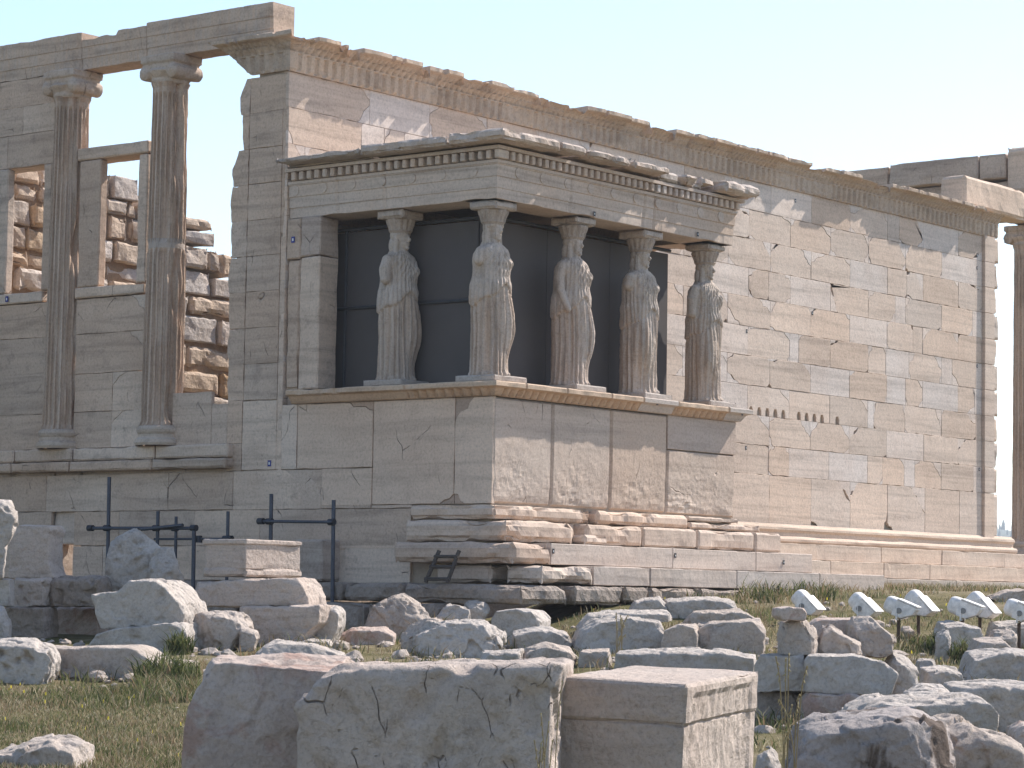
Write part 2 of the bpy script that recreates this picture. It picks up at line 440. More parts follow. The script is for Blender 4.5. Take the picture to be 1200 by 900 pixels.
# far wooded hill seen through the gap at the right
def build_hill():
    mb = MB(); vs = []; n = 90; m_ = 14
    base = Vector((CAM[0], CAM[1], 0)); rs = random.Random(5)
    fwd = Vector((FWD[0], FWD[1], 0)); rgt = Vector((RGT[0], RGT[1], 0))
    def top(t): return 43 + 12 * math.sin(t * 5 + 1.0) * .5 + 6 * noise.noise(Vector((t * 9, 1, 2)))
    for k in range(m_):
        for i in range(n):
            t = i / (n - 1); l = -200 + 900 * t; d = 1350 + 420 * k / (m_ - 1)
            h = top(t) * math.sin(math.pi * min(1, (k + .3) / (m_ - 1))) ** .7 if k < m_ - 1 else -20
            p = base + fwd * d + rgt * l
            vs.append((p.x, p.y, h if k else -60))
    fs = [(k * n + i, k * n + i + 1, (k + 1) * n + i + 1, (k + 1) * n + i) for k in range(m_ - 1) for i in range(n - 1)]
    mb.add(vs, fs); tag(mb.build('far_hill', M['hill'], None, True), kind='structure')
    mb = MB()
    for q in range(1500):
        t = rs.random(); k = rs.random(); l = -200 + 900 * t; d = 1350 + 420 * k
        h = top(t) * max(0.02, math.sin(math.pi * min(1, k + .023))) ** .7
        p = base + fwd * d + rgt * l; H = rs.uniform(3, 6.5); r = H * rs.uniform(.16, .3)
        a0 = rs.random() * 6
        vs = [(p.x + r * math.cos(a0 + 1.257 * i), p.y + r * math.sin(a0 + 1.257 * i), h - 1) for i in range(5)]
        r2 = r * .75
        vs += [(p.x + r2 * math.cos(a0 + .5 + 1.257 * i), p.y + r2 * math.sin(a0 + .5 + 1.257 * i), h + H * .5) for i in range(5)] + [(p.x, p.y, h + H)]
        mb.add(vs, [(i, (i + 1) % 5, 5 + (i + 1) % 5, 5 + i) for i in range(5)] + [(5 + i, 5 + (i + 1) % 5, 10) for i in range(5)])
    tag(mb.build('pine_wood', M['pine']), 'bluish pine wood on the far hill in the gap beside the right column', 'wood', None, 'stuff')
build_hill()

# the hot summer air: one even box round the whole scene
mb = MB(); mb.box(-1500, 2600, -2000, 2600, -90, 90)
m, nt, b = mat('summer_air'); nt.nodes.remove(b)
pv = nt.nodes.new('ShaderNodeVolumePrincipled'); pv.inputs['Color'].default_value = (.86, .92, 1.0, 1); pv.inputs['Density'].default_value = .00036; pv.inputs['Anisotropy'].default_value = .3
nt.links.new(pv.outputs[0], nt.nodes['Material Output'].inputs['Volume'])
tag(mb.build('haze', m), None, None, None, 'stuff')

# ------------------------------------------------------------------ the temple
temple = empty('ruined_temple', (0, 3.86, 0))
tag(temple, 'ruined marble temple with a long sunlit block wall and two engaged columns', 'temple')
def T(o):                       # keep world coordinates while parenting to the temple root
    o.parent = temple; o.location = (-temple.location.x, -temple.location.y, -temple.location.z); return o
YS = 3.95
rs = random.Random(11)

# --- south wall: ten running-bond courses on a tall bottom course, old blocks and new marble fills
def build_south_wall():
    mb = MB(); polys = []
    ztop, h = 6.40, .536
    def put(r, x0, x1, kind, chips=None, frag=None, notch=None, gash=None):
        z1 = ztop - h * r; z0 = z1 - h
        if r == 10: z1 = ztop - 10 * h; z0 = .10
        chips = dict(chips or {})
        if kind == 'o' and r < 10 and x1 - x0 > .5:
            for q in ('BL', 'BR', 'TR', 'TL'):
                if q not in chips and not notch and rs.random() < .33: chips[q] = (rs.uniform(.06, .24), rs.uniform(.05, .20))
        col = jit(OLD if rs.random() < .65 else OLD2, .10, rs) if kind == 'o' else jit(NEW, .05, rs)
        off = rs.uniform(-.004, .005) if kind == 'o' else 0.0
        main, pcs = chipped(x0, x1, z0, z1, chips, rs)
        if gash: main, _ = chipped(x0, x1, z0, z1, {**chips, **gash}, rs)
        if notch:
            path = []
            for c in notch:
                path += [(c - .065, z0), (c - .065, z0 + .08), (c - .035, z0 + .145), (c + .03, z0 + .15), (c + .062, z0 + .085), (c + .065, z0)]
            i = main.index((x1, z0)) if (x1, z0) in main else 1
            main = main[:i] + path + main[i:]
        if kind == 'o' and not notch and r < 10 and x1 - x0 > .6 and rs.random() < .42:
            free = [q for q in ('BL', 'BR', 'TR', 'TL') if q not in chips]
            if free:      # a corner knocked off and never filled
                q = rs.choice(free); ch2 = dict(chips); ch2[q] = (rs.uniform(.05, .16), rs.uniform(.03, .10)); main, p2 = chipped(x0, x1, z0, z1, ch2, rs)
        if kind == 'o' and not notch: main = rough_outline(main, rs, .17, .009)
        polys.append((main, col, off))
        for p in pcs: polys.append((p, jit(NEW, .05, rs), 0.0))
    D = {
     1: [(12.05, 13.06, 'n'), (13.06, 14.47, 'n'), (14.47, 15.88, 'o', {'TR': (.0, .0)}), (15.88, 17.29, 'o', {'TL': (.7, .16)}), (17.29, 17.75, 'o'), (17.75, 18.70, 'o', {'TR': (.25, .4)}), (18.70, 20.15, 'n'), (20.15, 21.16, 'o', {'BR': (.4, .2)})],
     2: [(11.2, 12.33, 'o', {'TR': (.4, .12)}), (12.33, 13.74, 'o', {'TR': (.30, .10)}), (13.74, 15.17, 'o', {'TR': (.38, .2)}), (15.17, 16.57, 'o', {'TR': (.22, .22), 'TL': (.2, .1)}), (16.57, 18.0, 'o', {'TR': (.3, .3)}), (18.0, 19.46, 'o', {'TL': (.18, .3)}), (19.46, 20.9, 'n'), (20.9, 21.16, 'n')],
     3: [(11.65, 13.06, 'o', {'TR': (.28, .28)}), (13.06, 14.47, 'o', {'TR': (.36, .28), 'TL': (.28, .15)}), (14.47, 15.88, 'o', {'TL': (.5, .2), 'TR': (.22, .12)}), (15.88, 17.29, 'n'), (17.29, 18.05, 'o'), (18.05, 18.70, 'o', {'TR': (.3, .36)}), (18.70, 20.15, 'o', {'TR': (.2, .1)}), (20.15, 21.16, 'o', {'TR': (.5, .1)})],
     4: [(10.92, 12.33, 'n'), (12.33, 13.0, 'o', {'TL': (.3, .15)}), (13.0, 13.74, 'o'), (13.74, 15.17, 'n'), (15.17, 16.57, 'o', {'BL': (.26, .5)}), (16.57, 17.6, 'o', {'BR': (.2, .2)}), (17.6, 18.0, 'n'), (18.0, 19.46, 'o', {'TL': (.16, .22)}), (19.46, 20.75, 'o'), (20.75, 21.16, 'n')],
     5: [(11.65, 13.06, 'o', {'TR': (.45, .22), 'BL': (.4, .3)}), (13.06, 14.47, 'o', {'TL': (.2, .24)}), (14.47, 15.88, 'o', {'TL': (.2, .1), 'TR': (.2, .1)}), (15.88, 17.29, 'n'), (17.29, 18.3, 'o'), (18.3, 18.7, 'o'), (18.70, 20.15, 'o', {'TL': (.36, .25), 'TR': (.3, .2)}), (20.15, 21.16, 'o')],
     6: [(10.92, 12.33, 'n'), (12.33, 13.74, 'o', {'TR': (.2, .15), 'TL': (.3, .1)}), (13.74, 14.05, 'n'), (14.05, 15.17, 'o', {'TL': (.2, .12)}), (15.17, 16.57, 'o', {'TL': (.3, .1)}), (16.57, 17.25, 'o', {'TL': (.15, .3)}), (17.25, 18.15, 'n'), (18.15, 19.46, 'o', {'TL': (.28, .26), 'TR': (.3, .25)}), (19.46, 19.9, 'n'), (19.9, 20.9, 'o', {'BL': (.3, .24)}), (20.9, 21.16, 'n')],
     7: [(11.65, 13.06, 'o', {'BL': (.4, .2)}), (13.06, 14.47, 'o', {'TL': (.3, .05), 'TR': (.32, .2)}), (14.47, 15.88, 'n'), (15.88, 17.29, 'o', {'TL': (.2, .1)}), (17.29, 18.02, 'n'), (18.02, 18.70, 'o', {'TR': (.2, .15), 'BL': (.1, .2)}), (18.70, 20.15, 'n'), (20.15, 20.85, 'o', {'BR': (.3, .15)}), (20.85, 21.16, 'n')],
     8: [(10.92, 12.33, 'n'), (12.33, 13.74, 'o', {'TR': (.34, .26)}), (13.74, 15.17, 'o', {}), (15.17, 16.57, 'o', {'TR': (.3, .22)}), (16.57, 16.8, 'n'), (16.8, 18.0, 'o', {'TL': (.1, .25)}), (18.0, 19.46, 'o', {'TR': (.24, .4)}), (19.46, 20.9, 'o', {'TR': (.5, .2)}), (20.9, 21.16, 'o')],
     9: [(11.65, 13.06, 'o', {'TR': (.4, .26)}), (13.06, 14.47, 'o', {'TR': (.34, .3), 'TL': (.2, .1)}), (14.47, 15.88, 'o', {'TL': (.28, .28), 'TR': (.35, .25)}), (15.88, 17.29, 'o', {'TL': (.34, .3)}), (17.29, 18.75, 'n'), (18.75, 20.15, 'o'), (20.15, 21.16, 'o', {'TL': (.34, .25)})],
     10: [(10.92, 12.33, 'o', {'TL': (.6, .26)}), (12.33, 13.05, 'o'), (13.05, 13.74, 'o', {'TL': (.2, .12)}), (13.74, 15.15, 'n'), (15.15, 16.57, 'n'), (16.57, 17.15, 'o'), (17.15, 17.98, 'o', {'TR': (.2, .15)}), (17.98, 18.4, 'n'), (18.4, 19.46, 'o', {'TR': (.4, .3)}), (19.46, 20.8, 'o'), (20.8, 21.16, 'n')],
    }
    L1 = [(0.0, 1.8, 'o', {'TR': (.22, .16), 'BR': (.28, .3)}), (1.8, 3.22, 'n'), (3.22, 4.65, 'o', {'TL': (.25, .15), 'BL': (.12, .25), 'TR': (.3, .2)})]
    L2 = [(0.0, 1.62, 'o'), (1.62, 2.15, 'n', {}), (2.15, 2.62, 'o', {'TL': (.14, .2)}), (2.62, 3.9, 'n'), (3.9, 5.3, 'o')]
    for r in range(1, 11):
        segs = list(D[r]); first = segs[0][0]
        left = list(L1) if r == 1 else list(L2) if r == 2 else []
        x = left[-1][1] if left else 0.0
        j = (13.06 if r % 2 else 12.33); x0 = x
        while x0 < first - .05:
            nx = j - 1.41 * math.ceil((j - x0 - .3) / 1.41) + 1.41
            if nx > first - .3: nx = first
            left.append((x0, nx, 'o' if rs.random() < .62 else 'n', {'TR': (rs.uniform(.2, .4), rs.uniform(.1, .3))} if rs.random() < .5 else {})); x0 = nx
        for s in left + segs:
            ch = {k: v for k, v in (s[3] if len(s) > 3 else {}).items() if v[0] > .01}
            nt = None
            if r == 8 and 12.3 < s[0] < 15.2:
                nt = [c for c in [12.45 + .272 * i for i in range(12)] if s[0] + .07 < c < s[1] - .07]
            put(r - 1, s[0], s[1], s[2], ch, None, nt)
    # bottom course of tall slabs
    xs = [0, 1.42, 2.84, 4.26, 5.68, 7.1, 8.6, 10.2, 11.65, 13.08, 14.52, 15.93, 17.34, 18.81, 20.22, 21.16]
    chips = {10: {'TR': (.45, .38)}, 11: {'TL': (.32, .26)}, 12: {'TR': (.6, .5)}, 9: {}}
    gash = {7: {'BR': (.05, .62)}, 8: {'BL': (.13, .55)}, 10: {'BL': (.36, .14)}, 11: {'BR': (.16, .42)}, 12: {'BL': (.30, .20)}, 3: {'BR': (.2, .3)}}
    for i, (a, b) in enumerate(zip(xs, xs[1:])):
        put(10, a, b, 'o', chips.get(i), None, None, gash.get(i))
    slab_polys(mb, polys, (0, YS, 0), (1, 0, 0), (0, 0, 1), (0, -1, 0))
    o = T(mb.build('south_wall', M['wall']))
    # core behind the facing
    mb = MB(); mb.box(.02, 21.6, YS + .05, YS + .62, -.2, 6.42, (.24, .18, .14))
    T(mb.build('wall_core', M['joint']))
    # corner pilaster at the east end, standing a little proud, its back edge ragged
    mb = MB(); polys = []; z = 6.40
    for r in range(10):
        polys.append(([(21.17, z - h), (21.60, z - h), (21.60, z), (21.17, z)], jit(OLD2, .08, rs), .065 + rs.uniform(0, .004))); z -= h
    polys.append(([(21.17, .1), (21.60, .1), (21.60, z), (21.17, z)], jit(OLD2, .08, rs), .065))
    slab_polys(mb, polys, (0, YS, 0), (1, 0, 0), (0, 0, 1), (0, -1, 0))
    z = 6.40
    for r in range(11):
        zz = z - h if r < 10 else .1
        worn_box(mb, 21.605, 21.84 + rs.uniform(-.05, .03), YS - .03, YS + .6, zz + .01, z - .01, .07, .01, .04, r * 3.1, jit(OLD2, .08, rs), 1.6); z = zz
    T(mb.build('corner_pilaster', M['wall']))
build_south_wall()

# --- carved crown moulding, broken along its top
def crown(name, path, zb, zt, seed, cut=None, broken=1.0):
    """path: function t -> (point, outward normal); swept profile with palmette, egg-and-dart and bead carving"""
    pts, step = path
    prof = []
    H = zt - zb
    for k, (o, z) in enumerate([(.0, 0), (.035, 0.0), (.042, .04), (.045, .10), (.05, .16), (.052, .22), (.058, .27), (.075, .285), (.08, .30), (.065, .31), (.085, .34), (.115, .37), (.13, .39), (.115, .40), (.14, .42), (.17, .45), (.20, .47), (.275, .485), (.30, .50), (.30, .56), (.27, .575), (-.05, .58), (-.35, .57)]):
        prof.append((o, z * H / .575))
    mb = MB(); n = len(prof); vs = []; cs = []
    blocks = []; x = 0; r_ = random.Random(seed)
    while x < pts[-1][2] + 3:
        L = r_.uniform(.15, .8); blocks.append((x, x + L, r_.random(), r_.random())); x += L
    for (p, nr, s) in pts:
        b = next(bb for bb in blocks if bb[0] <= s < bb[1])
        e = max(0., min(1., .05 + 1.2 * noise.noise(Vector((s * .55, seed, 2.0))) + .8 * noise.noise(Vector((s * 1.9, seed, 5)))))
        e = max(e, .75 if b[2] < .22 * broken else 0)
        topcut = (.0 if b[3] > .6 else b[3] * .15) * broken + max(0, .05 * noise.noise(Vector((s * 4, seed, 9)))) + max(0, .06 * noise.noise(Vector((s * 1.1, seed, 4))) - .01) * broken
        edge = min(s - b[0], b[1] - s)
        if edge < .035: topcut += .13 * broken * (b[2])
        for k, (o, z) in enumerate(prof):
            d = 0
            if 2 <= k <= 6:      # anthemion band
                w = math.sin(2 * math.pi * s / .19); w2 = math.sin(2 * math.pi * s / .095 + 1.5)
                d = (.030 * max(-.5, w) + .012 * w2) * (1 - .75 * e)
            elif 9 <= k <= 12: d = .055 * abs(math.sin(math.pi * s / .14)) * (1 - .8 * e) - .036
            elif 14 <= k <= 16: d = .040 * abs(math.sin(math.pi * s / .10)) * (1 - .8 * e) - .026
            oo = o + d - e * max(0, o - .06) * (.42 if 8 < k < 21 else .1) * broken
            zz = min(z, H - topcut) if k < 21 else H - topcut - .01
            oo += .012 * noise.noise(Vector((s * 5, z * 9, seed))) + .02 * e * noise.noise(Vector((s * 9, z * 12, seed + 4)))
            if k >= 17 and k < 21 and topcut > .06: oo -= .05
            if k in (0, 21, 22): oo = o
            if cut and k < 19:
                zl = max(0, min(.5, (p[1] - 4.70) / .62 * .5)) + (.03 * noise.noise(Vector((s * 6, 1, 1))) if p[1] > 4.75 else 0)
                zz = max(zz, zl); oo = oo if zz > zl else min(oo, .06)
            q = Vector(p) + Vector(nr) * oo
            vs.append((q.x, q.y, zb + zz))
    fs = []; cols = []
    m_ = len(pts)
    for i in range(m_ - 1):
        for k in range(n - 1):
            fs.append((i * n + k, (i + 1) * n + k, (i + 1) * n + k + 1, i * n + k + 1))
            s = pts[i][2]; g = .5 + .5 * noise.noise(Vector((s * .8, k * .25, seed + 1))) + .15 * noise.noise(Vector((s * 5, k, seed)))
            far = 0.55 + .45 * max(0, 1 - s / 9.)
            g = max(0, min(1, g * far + .06))
            A = (.44, .375, .31) if k < 7 else (.47, .40, .33); B = (.55, .43, .31)
            cols.append(tuple(A[c] * (1 - g) + B[c] * g for c in range(3)))
    a = len(mb.v); mb.v += vs; mb.f += fs; mb.c += cols
    mb.f += [tuple(range(n))[::-1], tuple(range((m_ - 1) * n, m_ * n))]; mb.c += [(.4, .33, .27)] * 2
    return T(mb.build(name, M['crown']))
st = .022
pts = [((x, YS, 0), (0, -1, 0), x) for x in np.arange(.0, 21.75, st)]
pts[0] = ((-.0, YS, 0), (0, -1, 0), 0)
# mitred corner: the west return first, then along the south wall
west = [((0.0, y, 0), (-1, 0, 0), 30 + (YS + 1.42 - y)) for y in np.arange(YS + 1.42, YS + .01, -st)]
def shift(P, nr, s): return (P, nr, s)
# give the corner a diagonal normal so both runs meet
sp = [((0.0, YS, 0), (-1, -1, 0), 0)] + pts[1:]
crown('crown_moulding', (sp, st), 6.40, 6.95, 3)
wp = west + [((0.0, YS, 0), (-1, -1, 0), 32)]
crown('crown_moulding', (wp, st), 6.41, 6.955, 8, True, .5)

# --- base moulding and three steps under the south wall
def build_steps():
    mb = MB()
    n = 0; prof = [(.0, .16), (.02, .13), (.055, .12), (.085, .09), (.09, .05), (.06, .015), (.05, 0.005), (.05, -.06), (.07, -.075), (.13, -.085), (.16, -.12), (.155, -.16), (.12, -.195), (.0, -.20)]
    xs = np.arange(6.4, 22.46, .06)
    vs = []
    for x in xs:
        ox = max(0, x - 21.84)
        for (o, z) in prof:
            q = 0.012 * noise.noise(Vector((x * 2.3, z * 9, 4))) - .03 * max(0, noise.noise(Vector((x * .9, 7, z * 3))) - .25)
            vs.append((x, YS - .02 - (o + (q if o > .03 else 0)), z))
    m_ = len(prof)
    fs = [(i * m_ + k, i * m_ + k + 1, (i + 1) * m_ + k + 1, (i + 1) * m_ + k) for i in range(len(xs) - 1) for k in range(m_ - 1)]
    mb.add(vs, fs, (.56, .465, .37))
    mb.add([vs[-m_ + k] for k in range(m_)] + [(22.46, YS + .5, prof[0][1]), (22.46, YS + .5, -.2)], [tuple(range(m_)) ], (.5, .4, .3))
    mb.box(21.85, 22.45, YS - .015, YS + .6, -.19, .155, (.5, .4, .3))
    T(mb.build('base_moulding', M['wall'], None, False))
    for i, (z1, z0, yf) in enumerate([(-.205, -.50, 3.42), (-.505, -.80, 3.06), (-.805, -1.16, 2.70)]):
        mb = MB(); x = 5.2; k = 0
        while x < 27:
            L = rs.uniform(1.6, 2.8)
            worn_box(mb, x, min(x + L, 27.2) - .003, yf + rs.uniform(0, .012), YS + .4 - .003 * k, z0, z1 - .002 * (k % 2), .11, .006, .010, k * 1.7 + i * 9, jit((.55, .465, .375) if i < 2 else (.50, .435, .36), .05, rs), 1.2, 22)
            x += L; k += 1
        T(mb.build('step', M['wall']))
build_steps()

# --- west front
def build_west():
    X = 0.0
    mb = MB(); polys = []
    def q(y0, y1, z0, z1, col=GREY, chips=None, off=None, rough=True):
        main, pcs = chipped(-y1, -y0, z0, z1, chips or {}, rs)
        if rough: main = rough_outline(main, rs, .2, .006)
        polys.append((main, jit(col, .06, rs), rs.uniform(-.004, .004) if off is None else off))
        for p in pcs: polys.append((p, jit(PALE, .05, rs), 0))
    # screen wall between the columns up to the sill
    for (a, b) in ((9.02, 11.6), (6.82, 8.38)):
        z = .93
        for hh in (.56, .6, .62, .55):
            if b - a > 2: q(a, a + 1.2, z, z + hh); q(a + 1.2, b, z, z + hh, GREY)
            elif hh in (.56, .6): m_ = a + (b - a) * .45; q(a, m_, z, z + hh, PALE, {'TL': (.3, .2)}); q(m_, b, z, z + hh)
            else: q(a, b, z, z + hh, GREY, {'TR': (.35, .3)})
            z += hh
    q(5.38, 6.20, .93, 1.72); q(5.05, 5.38, .93, 1.53)
    q(6.85, 7.05, .93, 1.9, PALE)
    # wall above the left window
    q(9.0, 10.1, 5.47, 6.0); q(10.1, 11.6, 5.47, 6.0); q(8.98, 9.75, 6.0, 6.45, PALE); q(9.75, 11.6, 6.0, 6.45); q(8.98, 11.6, 6.45, 6.9)
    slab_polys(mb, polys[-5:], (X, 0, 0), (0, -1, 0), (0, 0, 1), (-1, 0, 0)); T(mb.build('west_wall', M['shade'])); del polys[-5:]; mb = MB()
    # corner pier, ragged on its window side
    pier = [(4.06, 4.72, .52, 1.55), ]
    z = 1.56
    rag = [5.06, 5.07, 5.06, 5.09, 5.05, 5.08, 5.06, 4.86, 4.93, 4.72]
    for k in range(10):
        h = .535; y1 = rag[k]
        q(4.06, 4.73, z, min(z + h, 6.41), GREY)
        if y1 > 4.8: polys.append((rough_outline([(-y1, z), (-4.75, z), (-4.75, min(z + h, 6.41)), (-(rag[min(9, k + 1)] + y1) / 2, min(z + h, 6.41)), (-y1 - .03, z + h * .5)], rs, .12, .014), jit(GREY, .06, rs), -.012))
        z += h
        if z > 6.3: break
    q(4.75, 5.05, .93, 1.56); q(4.75, 5.05, .52, .93)
    q(3.99, 4.06, 4.0, 6.41, GREY, None, 0)
    q(4.05, 4.74, .53, 1.55, PALE)
    # anta strip beside the porch
    for (z0, z1) in ((.53, 1.48), (1.48, 2.1), (2.1, 2.75), (2.75, 3.3), (3.3, 3.95)):
        q(3.95, 4.05, z0, z1, PALE, None, 0)
    # plain lower wall
    for (z0, z1, offs) in ((-.05, .52, 0), (-.58, -.055, .7), (-1.09, -.585, .3)):
        y = 1.45 if z0 < -.04 else 2.2
        if z0 > -.1: y = 2.2
        while y < 11.6:
            L = 1.35 if offs == 0 else rs.uniform(1.2, 1.9)
            if z0 < -.5 and y < 8.85 < y + L + .6 or z0 < -.5 and 8.3 <= y < 8.85:   # leave the little doorway open
                if y < 8.3: q(y, 8.3, z0, z1, GREY); y = 8.82; continue
            q(y, min(y + L, 11.6), z0, z1, PALE if rs.random() < .3 else GREY, {'TR': (.3, .25)} if rs.random() < .2 else None); y += L
    slab_polys(mb, polys, (X, 0, 0), (0, -1, 0), (0, 0, 1), (-1, 0, 0))
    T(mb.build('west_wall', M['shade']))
    # thickness of the wall: worn masonry behind the facing, so that the openings have sunlit reveals
    c = jit(OLD2, .03)
    for i, (y0, y1, z0, z1) in enumerate([(9.12, 11.6, .9, 3.26), (7.0, 8.3, .9, 3.26), (5.1, 6.15, .9, 1.54), (9.14, 11.6, 5.5, 6.88), (4.55, 5.03, 1.5, 4.9), (4.55, 4.9, 4.9, 5.6), (4.55, 4.8, 5.6, 6.4), (8.86, 11.6, -1.1, .9), (1.5, 8.26, -1.1, .9), (4.57, 5.03, .9, 1.55), (8.26, 8.86, -.56, .9)]):
        mb = MB(); worn_box(mb, .055 + .002 * i, .60, y0, y1, z0, z1, .14, .012, .03, i * 2.3, c, 1, 18); T(mb.build('wall_core', M['shade']))
    # ledge under the columns
    mb = MB(); y = 4.9; k = 0
    while y < 11.6:
        L = rs.uniform(1.3, 2.0)
        worn_box(mb, -.20, .5, y, y + L - .006, .56, .72, .09, .008, .03, k, jit(GREY, .06, rs), 1.2, 24)
        worn_box(mb, -.13, .48, y + .01, y + L - .012, .725, .93, .09, .008, .025, k + 40, jit(PALE, .06, rs), 1.2, 24)
        y += L; k += 1
    T(mb.build('ledge', M['shade']))
    # window frames: sills, jambs, lintels
    def frame(pieces):
        for i, (nm, x0, x1, y0, y1, z0, z1, cc) in enumerate(pieces):
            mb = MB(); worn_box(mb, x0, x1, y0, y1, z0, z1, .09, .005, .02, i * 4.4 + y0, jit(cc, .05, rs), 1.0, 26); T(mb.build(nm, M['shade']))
    frame([('window_sill', -.05, .5, 6.84, 8.40, 3.27, 3.44, PALE), ('window_jamb', -.035, .13, 7.88, 8.36, 3.445, 5.44, GREY), ('window_jamb', -.035, .13, 6.84, 7.05, 3.445, 5.44, PALE),
           ('window_lintel', -.045, .45, 6.84, 8.42, 5.445, 5.64, PALE),
           ('window_sill', -.05, .5, 9.14, 11.5, 3.27, 3.44, PALE), ('window_jamb', -.035, .13, 10.03, 10.32, 3.445, 5.465, PALE), ('window_jamb', -.035, .13, 9.0, 9.20, 3.445, 5.465, GREY)])
    # architrave beams on top, each with three faint flat bands
    for i, (y0, y1, zt, sd) in enumerate([(4.30, 6.97, .575, 1), (6.978, 8.42, .565, 5), (8.428, 11.8, .60, 9)]):
        prof = [(-.455, .0), (.0, .0), (.004, .175), (.016, .178), (.018, .355), (.030, .358), (.032, zt), (-.455, zt)]
        path = [((0, y, 0), (-1, 0, 0), y) for y in np.arange(y1, y0 - .001, -(y1 - y0) / round((y1 - y0) / .05))]
        def disp(s, k, o, z, i=i, y0=y0, y1=y1, sd=sd):
            n1 = noise.noise(Vector((s * 1.7, z * 3, sd))); n2 = noise.noise(Vector((s * 7, z * 11, sd)))
            oo = o + .006 * n1 + .004 * n2
            if k in (0, 7): oo = o
            e = min(s - y0, y1 - s)
            if 0 < k < 7 and e < .03: oo -= .02 * (1 - e / .03)
            if k in (6, 7):
                z -= .012 * abs(n2) + (max(0, .10 + .09 * noise.noise(Vector((s * 2.6, 3, 3)))) * (1 if 7.62 < s else .35) if i == 1 else 0) + (.05 * max(0, n1) if i == 2 else 0)
            if k in (0, 1): z += .03 * max(0, noise.noise(Vector((s * 2.1, 8, sd))) - .1)
            return oo, z
        T(sweep(path, prof, 6.90, disp, lambda s, k: jit(GREY, .015), True).build('architrave_beam', M['shade']))
build_west()

def ionic_column(y, x, zb, zt, r0, r1, seed, m='col', east=False):
    c = empty('column'); c.parent = temple; c.location = (x, y - temple.location.y, 0)
    rr = random.Random(seed)
    # fluted shaft, its south side eroded
    mb = MB(); nf = 22; per = 10; n = nf * per; nz = 70; vs = []; z0 = zb + .30; z1 = zt - .42
    for k in range(nz + 1):
        t = k / nz; z = z0 + (z1 - z0) * t; r = r0 + (r1 - r0) * t - .02 * (0 if 0 < k < nz else -1.5)
        for i in range(n):
            a = 2 * math.pi * i / n; u = (i % per) / per
            w_ = (u - .3) / .7; fl = (math.sqrt(max(0, 1 - (2 * w_ - 1) ** 2)) * .042 if 0 < w_ < 1 else 0) * (1 if t < .965 else 0)
            ero = max(0, math.cos(a + 1.75)) ** 1.5           # towards the south-east side
            ns = noise.noise(Vector((math.cos(a) * 2.2, math.sin(a) * 2.2 + seed, z * 1.6)))
            n2 = noise.noise(Vector((math.cos(a) * 6, math.sin(a) * 6 + seed, z * 5)))
            dm = max(0, ns * 1.2 + .05) * ero
            rad = r - fl * (1 - min(1, dm * 2)) - dm * .14 + .007 * n2
            if .50 < t < .535: rad = r - .02 + .004 * n2 if seed == 2 else rad
            vs.append((rad * math.cos(a), rad * math.sin(a), z))
    fs = [(k * n + i, k * n + (i + 1) % n, (k + 1) * n + (i + 1) % n, (k + 1) * n + i) for k in range(nz) for i in range(n)]
    mb.v = vs; mb.f = fs
    for k in range(nz):
        for i in range(n):
            t = k / nz; q = noise.noise(Vector((i * .15, seed, k * .02))); q2 = noise.noise(Vector((i * .05, seed + 3, k * .12)))
            g = max(0, min(1, .55 + q * .8 + q2 * .5)); A = (.53, .445, .36); B = (.43, .32, .235)
            if seed == 2 and .50 < t < .535: g = .0; A = (.42, .37, .32)
            mb.c.append(tuple(A[j] * (1 - g) + B[j] * g for j in range(3)))
    mb.build('shaft', M[m], c, False)
    # attic base
    mb = MB(); prof = [(r0 + .07, zb), (r0 + .09, zb + .04), (r0 + .08, zb + .09), (r0 + .035, zb + .12), (r0 + .03, zb + .17), (r0 + .05, zb + .20), (r0 + .06, zb + .235), (r0 + .05, zb + .27), (r0 + .02, zb + .30)]
    n = 48; vs = [(r * math.cos(2 * math.pi * i / n), r * math.sin(2 * math.pi * i / n), z + .006 * noise.noise(Vector((i * .4, z * 9, seed)))) for r, z in prof for i in range(n)]
    mb.add(vs, [(k * n + i, k * n + (i + 1) % n, (k + 1) * n + (i + 1) % n, (k + 1) * n + i) for k in range(len(prof) - 1) for i in range(n)], (.50, .43, .355))
    mb.build('base', M['shade'], c, False)
    # capital: necking, cushion, four volute scrolls, slab
    mb = MB(); zc = zt - .42; cc = (.50, .425, .35); r = r1
    prof = [(r + .01, zc - .02), (r + .03, zc + .03), (r + .02, zc + .06), (r + .07, zc + .12), (r + .10, zc + .17), (r + .04, zc + .2)]
    vs = [(q * math.cos(2 * math.pi * i / n), q * math.sin(2 * math.pi * i / n), z) for q, z in prof for i in range(n)]
    mb.add(vs, [(k * n + i, k * n + (i + 1) % n, (k + 1) * n + (i + 1) % n, (k + 1) * n + i) for k in range(len(prof) - 1) for i in range(n)], cc)
    mb.f += [tuple(range(n))[::-1], tuple(range((len(prof) - 1) * n, len(prof) * n))]; mb.c += [cc, cc]
    for sy in (-1, 1):
        yc = sy * (r + .025); zz = zc + .15
        for (R, x0, x1) in ((.112, -r - .02, r + .02), (.076, -r - .045, r + .045), (.034, -r - .065, r + .065)):
            mb.tube((x0, yc, zz), (x1, yc, zz), R, 26, cc)
    mb.box(-r - .02, r + .02, -r - .06, r + .06, zc + .17, zc + .31, cc)
    mb.box(-r - .05, r + .05, -r - .09, r + .09, zc + .30, zt - .002, cc)
    me = voxel_mesh(mb, 'capital', .014, 1); smooth_noise_mesh(me, .012, 4, seed * 1.7, pits=.02, pf=7)
    at = me.color_attributes.new('Col', 'FLOAT_COLOR', 'POINT'); aa = np.ones((len(me.vertices), 4), dtype=np.float32); aa[:, :3] = cc; at.data.foreach_set('color', aa.ravel())
    link('capital', me, M['shade' if not east else 'col'], c, True)
    return c
